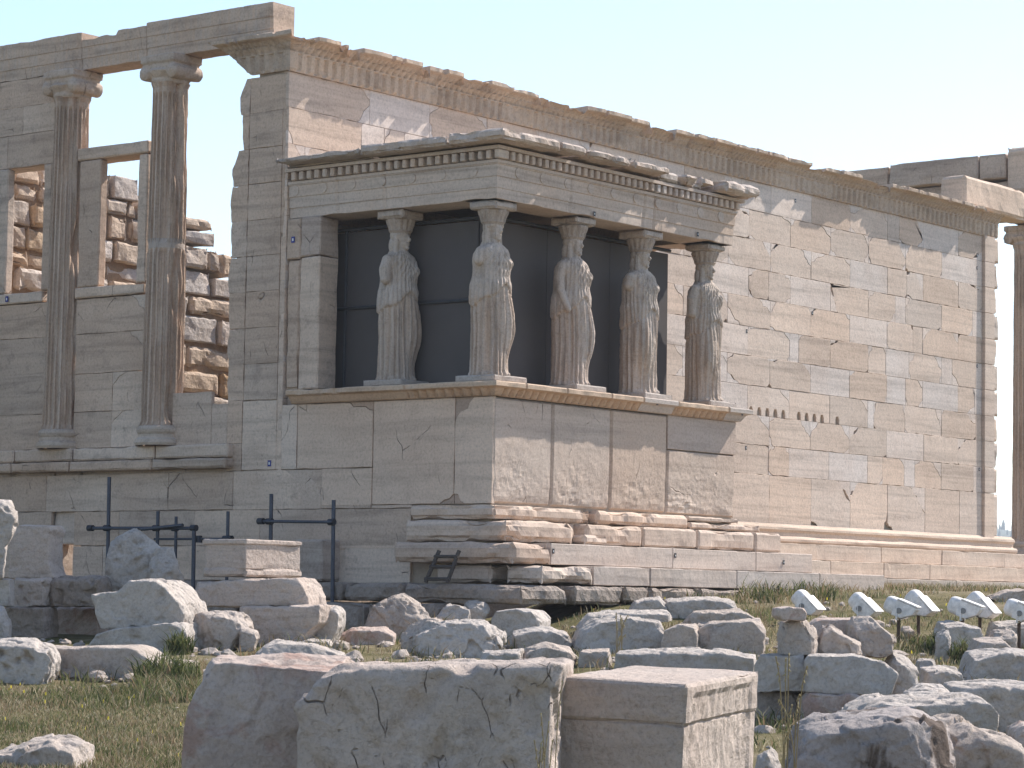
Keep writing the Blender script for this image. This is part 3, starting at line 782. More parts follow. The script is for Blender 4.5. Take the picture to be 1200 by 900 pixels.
ionic_column(6.50, .08, .93, 6.90, .325, .268, 2)
ionic_column(8.70, .08, .93, 6.90, .325, .268, 5)
ionic_column(10.90, .12, .93, 6.90, .325, .268, 9)
ec = ionic_column(4.30, 23.95, -.2, 6.94, .375, .33, 14, 'col', True)

# --- east porch seen over the end of the wall
def build_east():
    def part(nm, boxes, m='shade'):
        mb = MB()
        for i, b in enumerate(boxes):
            worn_box(mb, *b[:6], .12, .012, b[7] if len(b) > 7 else .03, i * 3.3 + b[0], jit(b[6], .05, rs), 1.3, 26)
        T(mb.build(nm, M[m]))
    part('architrave_beam', [(20.55, 24.6, 4.02, 4.62, 6.97, 7.62, PALE, .06)], 'wall')
    part('architrave_beam', [(23.75, 24.35, 4.64, 11.4, 7.12, 7.98, (.45, .385, .325))])
    part('cornice_block', [(23.60, 24.4, 4.7, 5.35, 8.0, 8.55, GREY), (23.55, 24.4, 5.36, 7.6, 7.99, 8.55, GREY), (23.57, 24.4, 7.61, 11.2, 8.0, 8.5, GREY)])
    part('cornice_block', [(23.55, 25.2, 3.98, 4.68, 7.63, 8.66, PALE, .09)], 'wall')
build_east()
# ------------------------------------------------------------------ the porch of the maidens
porch = empty('porch', (3, 2, -1.1))
tag(porch, 'roofed marble porch on a tall podium projecting from the sunlit wall', 'porch')
def Pp(o):
    o.parent = porch; o.location = -Vector(porch.location); return o
PX = 5.98
def build_podium():
    # west face (seen in shade) and south face slabs
    mb = MB(); polys = []
    def q(a, b, z0, z1, col, chips=None, off=None):
        main, pcs = chipped(a, b, z0, z1, chips or {}, rs); main = rough_outline(main, rs, .2, .006)
        polys.append((main, jit(col, .05, rs), rs.uniform(-.003, .004) if off is None else off))
        for p in pcs: polys.append((p, jit((.40, .31, .24), .05, rs), -.012))
    q(-.68, -.012, .0, 1.47, PALE, {'TL': (.33, .34), 'BL': (.2, .14)}); q(-2.18, -.685, .0, 1.47, PALE, {'BR': (.26, .14)})
    q(-3.64, -2.19, .53, 1.47, PALE, {'TR': (.55, .13)}); q(-3.14, -2.19, -.0, .525, PALE); q(-3.95, -3.15, -.05, .52, GREY, {'TR': (.3, .4)})
    q(-3.95, -3.65, .53, 1.47, PALE)
    for z0, z1 in ((-.62, -.06), (-1.1, -.63)): q(-3.95, -2.8, z0, z1, GREY); q(-2.79, -1.45, z0, z1, PALE)
    q(-2.19, -1.43, -.05, -.004, GREY)
    slab_polys(mb, polys, (0, 0, 0), (0, -1, 0), (0, 0, 1), (-1, 0, 0))
    Pp(mb.build('podium', M['podium']))
    # south face: slabs whose lower halves have flaked away into rough relief
    mb = MB(); edges = [0.0, 1.33, 2.73, 4.15, PX]
    for i, (a, b) in enumerate(zip(edges, edges[1:])):
        nu = int((b - a) / .035); nv = 44; z1 = 1.47 if i < 3 else .96; g = .008
        vs = []
        for k in range(nv + 1):
            for j in range(nu + 1):
                u = a + g + (b - a - 2 * g) * j / nu; v = .004 + (z1 - .008) * k / nv
                e = min(j / nu * (b - a), (1 - j / nu) * (b - a))
                low = max(0, min(1, (.70 - v + .45 * noise.noise(Vector((u * 1.3, v * .8, i * 7.)))) / .35))
                n1 = noise.noise(Vector((u * 5, v * 7, 3.3))); n2 = noise.noise(Vector((u * 14, v * 17, 1.3))); n3 = noise.noise(Vector((u * 33, v * 24, 8)))
                d = -.010 * low + low * (.35 + 1.2 * max(0, noise.noise(Vector((u * 1.9, v * 2.6, 21 + i))) + .15)) * (.014 * n1 + .009 * n2 + .006 * n3 + .004 * noise.noise(Vector((u * 3 + v * 2, v * 30, 5)))) + .002 * n2
                if e < .04 and j not in (0, nu): d -= .02 * low * (1 - e / .04) * (1 + n1)
                if j in (0, nu) or k in (0, nv): d = -.045
                cut = max(0, .12 - v - .06 * noise.noise(Vector((u * 3, 5, i)))) * (.5 if low > .5 else 0)
                vs.append((u, -d + cut * .4, v))
        fs = [(k * (nu + 1) + j, k * (nu + 1) + j + 1, (k + 1) * (nu + 1) + j + 1, (k + 1) * (nu + 1) + j) for k in range(nv) for j in range(nu)]
        mb.add(vs, fs, jit((.51, .425, .345), .05, rs))
    slab_polys(mb, [([(4.155, .965), (PX, .965), (PX, 1.47), (4.155, 1.47)], (.47, .40, .34), .0)], (0, 0, 0), (1, 0, 0), (0, 0, 1), (0, -1, 0))
    Pp(mb.build('podium', M['podium']))
    mb = MB(); mb.box(.055, PX - .03, .055, 3.99, -1.1, 1.465, (.3, .24, .19)); Pp(mb.build('podium_core', M['joint']))
    mb = MB(); worn_box(mb, PX - .025, PX, .03, 3.94, .0, 1.47, .1, .004, .02, 3, (.5, .42, .34)); Pp(mb.build('podium', M['podium']))
build_podium()

def cap_moulding():
    """egg-carved cap of the podium: west run, mitre, south run"""
    prof = [(-.0, 0), (.04, .004), (.055, .012), (.07, .035), (.095, .075), (.11, .10), (.13, .112), (.175, .12), (.19, .13), (.19, .185), (.175, .20), (-.45, .205)]
    path = [((0, y, 0), (-1, 0, 0), 3.72 - y) for y in np.arange(3.72, .02, -.022)] + [((0, 0, 0), (-1, -1, 0), 3.72)] + [((x, 0, 0), (0, -1, 0), 3.72 + x) for x in np.arange(.022, PX, .022)] + [((PX, 0, 0), (1, -1, 0), 3.72 + PX)] + [((PX, y, 0), (1, 0, 0), 9.7 + y) for y in np.arange(.1, 3.9, .1)]
    mb = MB(); n = len(prof); vs = []; cols = []
    for p, nr, s in path:
        new = 7.0 < s < 7.9 or 9.25 < s < 9.9
        carve = 1.0 if 2.35 < s < 9.2 and not new else 0
        e = max(0, min(1, .2 + 1.2 * noise.noise(Vector((s * .8, 4, 4))) + .5 * noise.noise(Vector((s * 3, 4, 4))))) * (0 if new else 1)
        jn = min(abs(s - j) for j in (2.25, 4.2, 5.15, 6.2, 7.0, 7.9, 9.25))
        for k, (o, z) in enumerate(prof):
            oo = o
            if 2 <= k <= 5: oo += carve * (.075 * abs(math.sin(math.pi * s / .16)) ** .9 - .06) * (1 - .3 * e)
            if k in (7, 8, 9, 10): oo -= .05 * e * (1 + noise.noise(Vector((s * 6, k, 1))))
            if jn < .012 and 0 < k < 11: oo -= .03
            zz = z - (.035 * e * max(0, noise.noise(Vector((s * 3.3, 9, 1))) + .3) if k >= 9 else 0)
            q = Vector(p) + Vector(nr) * oo; vs.append((q.x, q.y, 1.472 + zz))
        cols.append(((.46, .42, .37) if new else (.52, .41, .30), (.46, .42, .38) if new else (.49, .355, .24)))
    m_ = len(path); fs = []
    for i in range(m_ - 1):
        for k in range(n - 1):
            fs.append((i * n + k, (i + 1) * n + k, (i + 1) * n + k + 1, i * n + k + 1)); mb.c.append(cols[i][1 if 1 <= k <= 6 else 0])
    mb.v = vs; mb.f = fs
    Pp(mb.build('podium_cap', M['wall']))
    mb = MB(); mb.box(.1, PX - .1, .1, 3.94, 1.46, 1.665, (.4, .34, .28)); Pp(mb.build('porch_floor', M['wall']))
cap_moulding()

def porch_steps():
    # two rounded, battered base courses, then smooth restored step slabs
    mb = MB()
    def wb(x0, x1, y0, y1, z0, z1, col=(.53, .44, .355), edge=.05, amp=.014, seg=.07, sd=None):
        worn_box(mb, x0, x1, y0, y1, z0, z1, seg, amp, edge, sd if sd is not None else rs.uniform(0, 50), jit(col, .05, rs), 1.5, 34)
    wb(-.12, 1.98, -.14, 1.42, -.215, -.01, edge=.05, amp=.015)
    wb(2.25, 4.55, -.13, .6, -.215, -.01, edge=.05, amp=.014); wb(4.58, 5.96, -.10, .6, -.10, -.012, edge=.03); wb(4.57, 6.5, -.14, .6, -.215, -.105, edge=.04)
    wb(1.99, 2.24, -.02, .6, -.21, -.02, (.46, .35, .26))
    Pp(mb.build('base_moulding', M['wall']))
    mb = MB()
    wb(-.20, 1.35, -.40, 1.43, -.525, -.22, edge=.07, amp=.02); wb(1.37, 1.62, -.24, .5, -.525, -.225, edge=.08)
    wb(1.70, 3.05, -.36, .5, -.52, -.225, edge=.05); wb(3.06, 4.45, -.36, .5, -.52, -.222, edge=.03, amp=.008); wb(4.46, 6.0, -.36, .5, -.52, -.224, edge=.04, amp=.008); wb(6.01, 6.75, -.36, .5, -.52, -.222, edge=.03, amp=.008)
    wb(1.55, 2.2, -.42, .3, -.52, -.38, edge=.05, amp=.02)
    Pp(mb.build('step', M['wall']))
    mb = MB()
    wb(-.45, .46, -.72, 1.42, -.825, -.53, (.46, .38, .31), edge=.07, amp=.02)
    x = .47
    for L in (2.9, 2.2, 1.6): wb(x, x + L - .004, -.66, .5, -.82, -.528, (.54, .465, .39), edge=.009, amp=.003); x += L
    Pp(mb.build('step', M['wall']))
    mb = MB(); x = 1.02
    for L in (1.35, 2.2, 2.3, 1.95): wb(x, x + L - .004, -.98, .4, -1.09, -.825, (.50, .44, .38), edge=.010, amp=.004); x += L
    wb(-.28, .5, -.22, .78, -1.09, -.832, (.42, .36, .30), edge=.05, amp=.02)
    wb(-.22, 1.0, -1.04, -.36, -1.09, -.835, (.46, .40, .335), edge=.08, amp=.03)
    Pp(mb.build('step', M['wall']))
    # rough foundation courses
    mb = MB(); y = 1.0
    for k, L in enumerate((1.1, 1.25, .9, 1.3, 1.15, 1.2, 1.4)):
        wb(-.72, .3, y, y + L - .015, -1.36, -1.095, (.40, .345, .295), edge=.05, amp=.018, seg=.1); y += L
    wb(-.72, .36, -1.08, .98, -1.37, -1.095, (.43, .375, .325), edge=.07, amp=.025, seg=.09)
    for x, L in ((.40, 1.15), (1.57, .6), (2.2, 1.2), (3.42, 1.5), (4.94, 1.4), (6.36, 1.3)):
        wb(x, x + L - .015, -1.12, .3, -1.38 + .02 * x, -1.095, (.43, .38, .33), edge=.05, amp=.025, seg=.1)
    y = .2
    for k, L in enumerate((1.3, 1.0, 1.4, 1.2, 1.25, 1.3, 1.2)):
        wb(-.95, .3, y, y + L - .015, -1.9, -1.365, (.38, .33, .285), edge=.06, amp=.025, seg=.12); y += L
    Pp(mb.build('foundation_course', M['lime_dark']))
    for o in porch.children:
        pass
porch_steps()

def entablature():
    A = (.53, .46, .39)
    # one beam round three sides, with three flat bands; joints at the block ends
    prof = [(-.58, .0), (.0, .0), (.003, .008), (.004, .146), (.018, .150), (.020, .306), (.034, .310), (.036, .47), (.05, .478), (.05, .490), (-.58, .490)]
    C0 = .06
    ys = np.arange(3.93, C0, -.045); xs = np.arange(C0 + .045, 5.92, .045)
    path = [((C0, y, 0), (-1, 0, 0), 3.93 - y) for y in ys] + [((C0, C0, 0), (-1, -1, 0), 3.87)] + [((x, C0, 0), (0, -1, 0), 3.87 + x - C0) for x in xs] + [((5.92, C0, 0), (1, -1, 0), 9.73)] + [((5.92, y, 0), (1, 0, 0), 9.73 + y - C0) for y in np.arange(C0 + .06, 3.93, .09)]
    JN = [.96, 1.86, 5.55, 7.33, 7.62, 9.73 + 1.9]
    def disp(s, k, o, z):
        n1 = noise.noise(Vector((s * 1.4, z * 2, 3))); n2 = noise.noise(Vector((s * 6, z * 9, 7)))
        if k in (0, 10): return o, z
        far = 1 if s > 7.0 else .45
        e = max(0, noise.noise(Vector((s * 1.1, 4, 2))) + .1)
        oo = o - .02 * e * (k > 3) * far + .005 * n1 + .004 * n2
        if min(abs(s - j) for j in JN) < .022: oo -= .02
        if k in (1, 2): z += .035 * max(0, noise.noise(Vector((s * 1.6, 6, 1))) - .12) * (2 if k == 1 else 1); oo -= .02 * max(0, n2)
        return oo, z
    def cl(s, k):
        c = A if s < 7.6 else (.50, .42, .345)
        g = 1 + .10 * noise.noise(Vector((s * 1.3, k * .5, 2)))
        w = .5 * max(0, noise.noise(Vector((s * .9, k * .3, 12))))
        return tuple(c[i] * g * (1 - w * (.0, .12, .25)[i]) for i in range(3))
    Pp(sweep(path, prof, 4.212, disp, cl, True).build('architrave', M['wall']))
    rr_ = random.Random(4)
    for side, ss in (('w', [.45 + .56 * i for i in range(7)]), ('s', [.5 + .56 * i for i in range(10)])):
        for s in ss:
            zc = 4.61; mb = MB(); r = .082 * rr_.uniform(.85, 1.05)
            if side == 'w': mb.tube((.05, s, zc), (.014, s, zc), r, 22, A, r * .93)
            else: mb.tube((s, .05, zc), (s, .014, zc), r, 22, A, r * .93)
            Pp(mb.build('rosette', M['wall']))
    # dentil band
    mb = MB(); n = 0
    def bare(s): return noise.noise(Vector((s * .7, 2, 8))) > .42
    s = .10
    mb.box(.0, .5, .0, 3.93, 4.704, 4.745, A); mb.box(.501, 5.98, -.0, .5, 4.704, 4.745, A)
    mb.box(5.4, 5.981, .501, 3.93, 4.703, 4.745, A)
    mb.box(.115, .5, .115, 3.93, 4.746, 4.93, (.36, .31, .26)); mb.box(.501, 5.925, .115, .5, 4.746, 4.93, (.36, .31, .26)); mb.box(5.45, 5.926, .5, 3.93, 4.746, 4.93, (.36, .31, .26))
    y = -.06
    while y < 3.88:
        worn_box(mb, -.06, .12, y, y + .086, 4.752, 4.875, .06, .002, .012, y, jit(A, .06, rs)); y += .152
    x = .09
    while x < 5.95:
        c = (.55, .52, .48) if 3.62 < x < 4.0 else A
        worn_box(mb, x, x + .086, -.06, .12, 4.752, 4.875, .06, .002, .012, x, jit(c, .06, rs)); x += .152
    y = .1
    while y < 3.88:
        worn_box(mb, 5.93, 6.04, y, y + .092, 4.752, 4.875, .06, .002, .012, y, jit(A, .06, rs)); y += .152
    mb.box(-.075, .5, -.075, 3.93, 4.88, 4.925, A); mb.box(.501, 6.055, -.076, .5, 4.879, 4.925, A); mb.box(5.45, 6.056, .501, 3.93, 4.88, 4.926, A)
    Pp(mb.build('dentil_band', M['wall']))
    # cornice slabs, broken pieces of different projection
    mb = MB(); B = (.48, .425, .37)
    def sl(x0, x1, y0, y1, z0, z1, sd, e=.06, am=.018, col=B): worn_box(mb, x0, x1, y0, y1, z0, z1, .055, am, e, sd, jit(col, .05, rs), 2.2, 44)
    sl(-.36, .7, 2.25, 3.95, 4.955, 5.07, 1, .04); sl(-.08, .7, 2.24, 3.93, 4.93, 4.98, 2, .02)
    sl(-.37, .7, .62, 2.24, 4.945, 5.09, 3, .05, .014)
    sl(-.38, .95, -.38, .61, 4.95, 5.105, 4, .05, .014)
    sl(.96, 1.62, -.37, .7, 4.97, 5.105, 5, .05, .02); sl(1.63, 2.75, -.36, .7, 4.965, 5.10, 6, .055, .02); sl(2.76, 3.72, -.35, .7, 4.965, 5.10, 7, .055, .02)
    sl(3.73, 4.25, -.10, .7, 4.93, 5.10, 8, .05, .02, (.47, .44, .40)); sl(4.26, 4.62, -.24, .7, 4.935, 5.10, 9, .06, .02); 
    sl(4.60, 4.9, -.09, .7, 4.93, 5.04, 10, .06); sl(4.75, 5.25, -.16, .7, 4.98, 5.15, 12, .09, .03)
    sl(5.15, 6.31, -.34, .7, 4.935, 5.13, 11, .07, .035); sl(5.1, 6.30, .71, 2.3, 4.945, 5.12, 13, .06, .02); sl(5.1, 6.29, 2.31, 3.93, 4.945, 5.11, 14, .06, .02)
    Pp(mb.build('cornice', M['crown']))
    # ceiling slabs and roof
    mb = MB(); mb.box(.62, 5.36, .66, 3.93, 4.70, 4.9, (.36, .31, .27))
    for i in range(4): worn_box(mb, .55 + 1.25 * i, 1.79 + 1.25 * i, .66, 3.94, 4.94, 5.09 + .012 * (i % 2), .12, .01, .03, i, jit(B, .05, rs), 1, 22)
    Pp(mb.build('roof_slab', M['crown']))
    # wall pilasters at the back of the porch
    def pil(boxes):
        for q in boxes:
            mb = MB(); worn_box(mb, *q[:6], .08, .006, q[6], q[7], q[8], 1.3, 30); Pp(mb.build('pilaster', M['shade']))
    pil([(.0, .42, 3.27, 3.66, 1.68, 3.62, .02, 2, PALE), (.0, .42, 3.27, 3.66, 3.622, 4.208, .02, 12, (.45, .38, .32)), (.002, .42, 3.662, 3.94, 3.6, 4.2, .02, 22, GREY), (.02, .4, 3.662, 3.94, 1.68, 3.597, .04, 32, GREY), (5.56, 5.98, 3.4, 3.94, 1.68, 4.2, .02, 42, PALE)])
entablature()

# dark protective screens standing inside the porch
scr = empty('screen_enclosure', (3.2, 2.2, 1.67))
tag(scr, 'dark grey panelled enclosure standing inside the porch behind the statues', 'screen')
def sc(o): o.parent = scr; o.location = -Vector(scr.location); return o
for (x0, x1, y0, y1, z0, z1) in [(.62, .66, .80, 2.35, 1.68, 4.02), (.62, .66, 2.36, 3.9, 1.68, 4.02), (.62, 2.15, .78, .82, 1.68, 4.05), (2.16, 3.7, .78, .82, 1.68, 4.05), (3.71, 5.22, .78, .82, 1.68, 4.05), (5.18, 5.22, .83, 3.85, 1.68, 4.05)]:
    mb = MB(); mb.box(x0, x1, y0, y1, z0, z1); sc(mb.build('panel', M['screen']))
for (p, q) in [((.6, .75, 4.06), (.6, 3.9, 4.06)), ((.6, .76, 4.1), (5.25, .76, 4.1)), ((.6, .9, 2.9), (.6, 3.85, 2.9)), ((.61, 3.3, 1.68), (.61, 3.3, 4.05))]:
    mb = MB(); mb.tube(p, q, .025, 8); sc(mb.build('rail', M['screen_frame']))

# ------------------------------------------------------------------ caryatids
def caryatid(seed, side, arm, head_turn=0.0):
    """statue facing -y; side=+1 bends the knee on the +x side. Returns body mesh (continuous) in local coordinates"""
    r_ = random.Random(seed); mb = MB()
    TAB = [(0.0, .280, .235, 0), (.06, .275, .23, 0), (.30, .265, .225, 0), (.62, .262, .225, 0), (.90, .268, .23, .005), (1.08, .275, .232, .01), (1.18, .272, .23, .01), (1.30, .262, .222, .005), (1.40, .256, .215, 0), (1.52, .262, .215, 0), (1.62, .276, .21, 0), (1.71, .285, .19, 0), (1.775, .265, .165, 0), (1.825, .175, .135, 0), (1.86, .105, .105, 0), (1.92, .085, .09, 0)]
    def at(z):
        for (a, b) in zip(TAB, TAB[1:]):
            if z <= b[0]:
                t = (z - a[0]) / (b[0] - a[0]); t = t * t * (3 - 2 * t) if False else t
                return [a[i] + (b[i] - a[i]) * t for i in range(1, 4)]
        return TAB[-1][1:]
    n = 180; zs = [1.90 * i / 150 for i in range(151)]; vs = []
    for z in zs:
        a, b, cx = at(z); cx *= -side * 1.5
        for i in range(n):
            th = 2 * math.pi * i / n                      # 0 = front (-y), + towards +x
            sx, fy = math.sin(th), math.cos(th)
            r = 1.0 / math.sqrt((sx / a) ** 2 + (fy / b) ** 2)
            knee_dir = .62 * side; dth = math.atan2(math.sin(th - knee_dir), math.cos(th - knee_dir))
            free = math.exp(-(dth / .62) ** 2)             # region of the bent leg
            ze = 1.16 + .10 * math.cos(th) - .16 * abs(math.sin(th)) + .025 * math.sin(th * 5 + seed)      # hem of the overfold
            if z < ze:
                kn = math.exp(-((z - .66) / .30) ** 2) * .085 + math.exp(-((z - .98) / .22) ** 2) * .03 - .025 * math.exp(-((z - .22) / .18) ** 2)
                r += free * kn
                ph = th * 9 + .35 * noise.noise(Vector((th * 2, z * .8, seed))) * 3
                fold = abs(math.sin(ph)) ** .8
                deep = (.066 * (1 - .90 * free)) * min(1, (ze - z) / .15 + .35) * (.75 + .5 * noise.noise(Vector((th * 3, 3, seed))))
                r += deep * (fold - .62) + .008 * math.sin(ph * 2.7 + z * 2)
                if z < .05: r += .01
                # foot of the bent leg pushing out of the hem
                r += .045 * math.exp(-((z - .03) / .045) ** 2) * math.exp(-((th - side * .35) / .22) ** 2)
                r += .045 * math.exp(-((z - .03) / .045) ** 2) * math.exp(-((th + side * .45) / .22) ** 2)
            else:
                k = min(1, (z - ze) / .022); r += .026 * k * max(0, 1 - (z - ze) / .5)
                up = min(1, max(0, (z - 1.28) / .3))
                ph = th * 14 + 2.8 * noise.noise(Vector((th * 2, z * 1.6, seed + 4)))
                r += .036 * (abs(math.sin(ph)) ** .55 - .66) * (1 - .35 * up * max(0, fy))
                # V-shaped catenary folds on the chest
                r += .010 * math.sin((z + .5 * abs(sx)) * 48) * up * max(0, fy) * (1 if z < 1.75 else 0)
                # girdle pouch
                r += .022 * math.exp(-((z - 1.36 - .03 * math.cos(th * 2)) / .035) ** 2) * 0 + .012 * math.exp(-((z - 1.27) / .06) ** 2)
                for s_ in (-1, 1):
                    r += .055 * math.exp(-((th - s_ * .52) / .34) ** 2 - ((z - 1.575) / .085) ** 2)
            # back mantle, heavy straight mass
            if fy < -.1: r += .045 * (-fy) * (1 if z < 1.7 else max(0, 1 - (z - 1.7) / .12))
            r += .006 * noise.noise(Vector((sx * 6, fy * 6 + seed, z * 7)))
            vs.append((cx + r * sx, -r * fy, z))
    m_ = len(zs); fs = [(k * n + i, k * n + (i + 1) % n, (k + 1) * n + (i + 1) % n, (k + 1) * n + i) for k in range(m_ - 1) for i in range(n)]
    fs += [tuple(range(n))[::-1], tuple(range((m_ - 1) * n, m_ * n))]
    mb.add(vs, fs)
    def ell(c, r, rot=0, tilt=0):
        vs = []; fs = []; U, V = 22, 14
        Mx = Matrix.Rotation(rot, 3, 'Z') @ Matrix.Rotation(tilt, 3, 'X')
        for j in range(V + 1):
            p = math.pi * j / V
            for i in range(U):
                t = 2 * math.pi * i / U
                q = Mx @ Vector((r[0] * math.sin(p) * math.cos(t), r[1] * math.sin(p) * math.sin(t), -r[2] * math.cos(p)))
                vs.append(Vector(c) + q)
        for j in range(V):
            for i in range(U): fs.append((j * U + i, j * U + (i + 1) % U, (j + 1) * U + (i + 1) % U, (j + 1) * U + i))
        mb.add(vs, fs)
    def limb(pts):
        for (p, r), (q, s) in zip(pts, pts[1:]):
            mb.tube(p, q, r, 16, None, s); 
        for p, r in pts: ell(p, (r * 1.0, r * 1.0, r * 1.0))
    ht = head_turn; H = Vector((0, -.02, 2.03))
    def hp(x, y, z):
        c, s = math.cos(ht), math.sin(ht); return (H.x + x * c - y * s, H.y + x * s + y * c, H.z + z)
    # neck, head, jaw, nose, brow, lips, ears
    mb.tube((0, .0, 1.80), (0, -.02, 1.99), .098, 18, None, .085)
    ell(hp(0, 0, .02), (.102, .126, .135)); ell(hp(0, -.04, -.065), (.080, .086, .080)); ell(hp(0, -.085, -.115), (.026, .022, .022))
    mb.tube(hp(0, -.118, .045), hp(0, -.150, -.02), .013, 8, None, .022); ell(hp(0, -.132, -.025), (.022, .022, .016))
    ell(hp(0, -.098, .052), (.062, .02, .016)); ell(hp(0, -.118, -.062), (.028, .015, .010)); ell(hp(0, -.114, -.082), (.024, .014, .010)); ell(hp(0, -.105, -.125), (.03, .025, .024))
    for s_ in (-1, 1): ell(hp(s_ * .036, -.094, .025), (.017, .011, .010)); ell(hp(s_ * .09, .0, .0), (.014, .026, .036))
    # hair: thick rolls round the face, plaits over the shoulders, long mass down the back
    ell(hp(0, .03, .055), (.142, .142, .132)); ell(hp(0, .085, -.09), (.14, .088, .18)); ell((0, .11, 1.74), (.15, .065, .18))
    for i in range(9):
        t = -1.35 + 2.7 * i / 8
        ell(hp(.120 * math.sin(t), -.098 * math.cos(t) + .012, .082 - .03 * (1 - math.cos(t))), (.034, .034, .030))
    for s_ in (-1, 1):
        limb([(hp(s_ * .108, .01, .02), .038), (hp(s_ * .112, .01, -.13), .040), ((s_ * .125, -.03, 1.79), .036)])
        limb([((s_ * .115, -.05, 1.80), .028), ((s_ * .105, -.135, 1.68), .022)])
        ell((s_ * .235, .01, 1.725), (.08, .09, .075))
    # arms: broken at different places
    def armspec(s_, kind):
        if kind == 'stump': limb([((s_ * .265, .0, 1.71), .085), ((s_ * .315, .0, 1.58), .090), ((s_ * .325, -.01, 1.44), .080)])
        elif kind == 'short': limb([((s_ * .26, .0, 1.71), .080), ((s_ * .285, .01, 1.60), .078)])
        elif kind == 'elbow': limb([((s_ * .255, .0, 1.71), .078), ((s_ * .305, .01, 1.54), .072), ((s_ * .315, -.02, 1.36), .062), ((s_ * .30, -.09, 1.20), .050), ((s_ * .28, -.14, 1.08), .042)])
        elif kind == 'long': limb([((s_ * .26, .01, 1.71), .082), ((s_ * .315, .02, 1.55), .082), ((s_ * .325, .01, 1.34), .070)])
    armspec(-1, arm[0]); armspec(1, arm[1])
    me = voxel_mesh(mb, 'body', .0078, 0)
    smooth_noise_mesh(me, .0035, 9, seed * 3.7, pits=.004, pf=14)
    return me

def caryatid_capital(seed):
    mb = MB(); n = 64; z0 = 2.135
    prof = [(.0, z0 - .02), (.145, z0 - .02), (.155, z0), (.168, z0 + .012), (.165, z0 + .03), (.168, z0 + .05), (.182, z0 + .09), (.20, z0 + .13), (.21, z0 + .16), (.21, z0 + .18), (.0, z0 + .18)]
    vs = []
    for k, (r, z) in enumerate(prof):
        for i in range(n):
            t = 2 * math.pi * i / n
            rr = r + (.026 * abs(math.sin(t * 7)) - .016 if 4 <= k <= 8 else 0) + .006 * noise.noise(Vector((math.cos(t) * 5, math.sin(t) * 5, z * 9 + seed)))
            vs.append((rr * math.cos(t), rr * math.sin(t), z))
    mb.add(vs, [(k * n + i, k * n + (i + 1) % n, (k + 1) * n + (i + 1) % n, (k + 1) * n + i) for k in range(len(prof) - 1) for i in range(n)], (.40, .345, .29))
    worn_box(mb, -.25, .25, -.25, .25, z0 + .178, 2.437, .045, .006, .03, seed, (.44, .39, .34), 1.8, 14)
    return mb
CARY = [
 ((.36, 2.05), 3, +1, ('stump', 'short'), .10, 'caryatid with a thick broken arm stump, alone on the shaded west side of the porch'),
 ((.34, .34), 8, +1, ('short', 'short'), -.12, 'most eroded caryatid, standing on the front corner of the podium beneath the cornice corner'),
 ((2.20, .34), 15, +1, ('elbow', 'short'), .08, 'caryatid with a slender arm kept to the wrist, next right of the corner statue'),
 ((3.88, .34), 22, -1, ('short', 'short'), .06, 'caryatid with a smooth armless shoulder, in front of the right edge of the dark screen'),
 ((5.62, .36), 29, -1, ('long', 'short'), .10, 'caryatid at the sunlit right corner of the porch, seen against the pale block wall'),
]
COLS = [(.48, .425, .365), (.49, .42, .35), (.49, .42, .355), (.48, .42, .355), (.47, .41, .345)]
for i, ((x, y), sd, side, arm, ht, lab) in enumerate(CARY):
    c = empty('caryatid', (x, y, 1.672)); tag(c, lab, 'statue', 'caryatids carrying the porch roof')
    me = caryatid(sd, side, arm, ht)
    at = me.color_attributes.new('Col', 'FLOAT_COLOR', 'POINT')
    a = np.ones((len(me.vertices), 4), dtype=np.float32); co_ = np.empty(len(me.vertices) * 3); me.vertices.foreach_get('co', co_); co_ = co_.reshape(-1, 3)
    # patina: greyer crust on the head and chest, warm rain streaks on the pleated skirt
    for q, p_ in enumerate(co_):
        t_ = math.atan2(p_[0], -p_[1]); s1 = noise.noise(Vector((t_ * 5.5, p_[2] * .9, sd))); s2 = noise.noise(Vector((p_[0] * 4, p_[1] * 4, p_[2] * 3 + sd)))
        g_ = max(0, min(1, (1.22 + .18 * s2 - p_[2]) / .12)); w_ = max(0, min(1, .5 + 1.1 * s1)) * g_
        base_ = (.425 - .05 * max(0, s2), .375 - .05 * max(0, s2), .318 - .05 * max(0, s2))
        for c_ in range(3): a[q, c_] = (base_[c_] * (1 - w_) + (.385, .305, .235)[c_] * w_) * COLS[i][c_] / (.42, .365, .305)[c_]
    at.data.foreach_set('color', a.ravel())
    b = link('body', me, M['statue'], c, True); b.location = (0, 0, .1)
    k = caryatid_capital(sd).build('capital', M['statue'], c, False); k.location = (0, 0, .1)
    mb = MB(); worn_box(mb, -.37, .37, -.37, .34, .0, .10, .05, .004, .018, sd, (.40, .37, .33), 1.2, 16); mb.build('plinth', M['shade'], c)
# ------------------------------------------------------------------ markers on the masonry (small survey plates)
def plate(parent_fn, p, n, blue=True):
    n = Vector(n); u = n.cross(Vector((0, 0, 1))); P = Vector(p) + n * .012
    def rect(w, h, d):
        o = P + n * d
        return [o - u * w - Vector((0, 0, h)), o + u * w - Vector((0, 0, h)), o + u * w + Vector((0, 0, h)), o - u * w + Vector((0, 0, h)),]
    def slab(w, h, d0, d1):
        mb = MB(); a = rect(w, h, d0); b = rect(w, h, d1)
        mb.add(a + b, [(3, 2, 1, 0), (4, 5, 6, 7), (0, 1, 5, 4), (1, 2, 6, 5), (2, 3, 7, 6), (3, 0, 4, 7)]); return mb
    a = parent_fn(slab(.032 if blue else .022, .045 if blue else .034, -.012, -.006).build('survey_plate', M['tag' if blue else 'black']))
    w = slab(.012 if blue else .007, .02 if blue else .012, -.0055, -.004).build('plate_mark', M['tagw']); w.parent = a
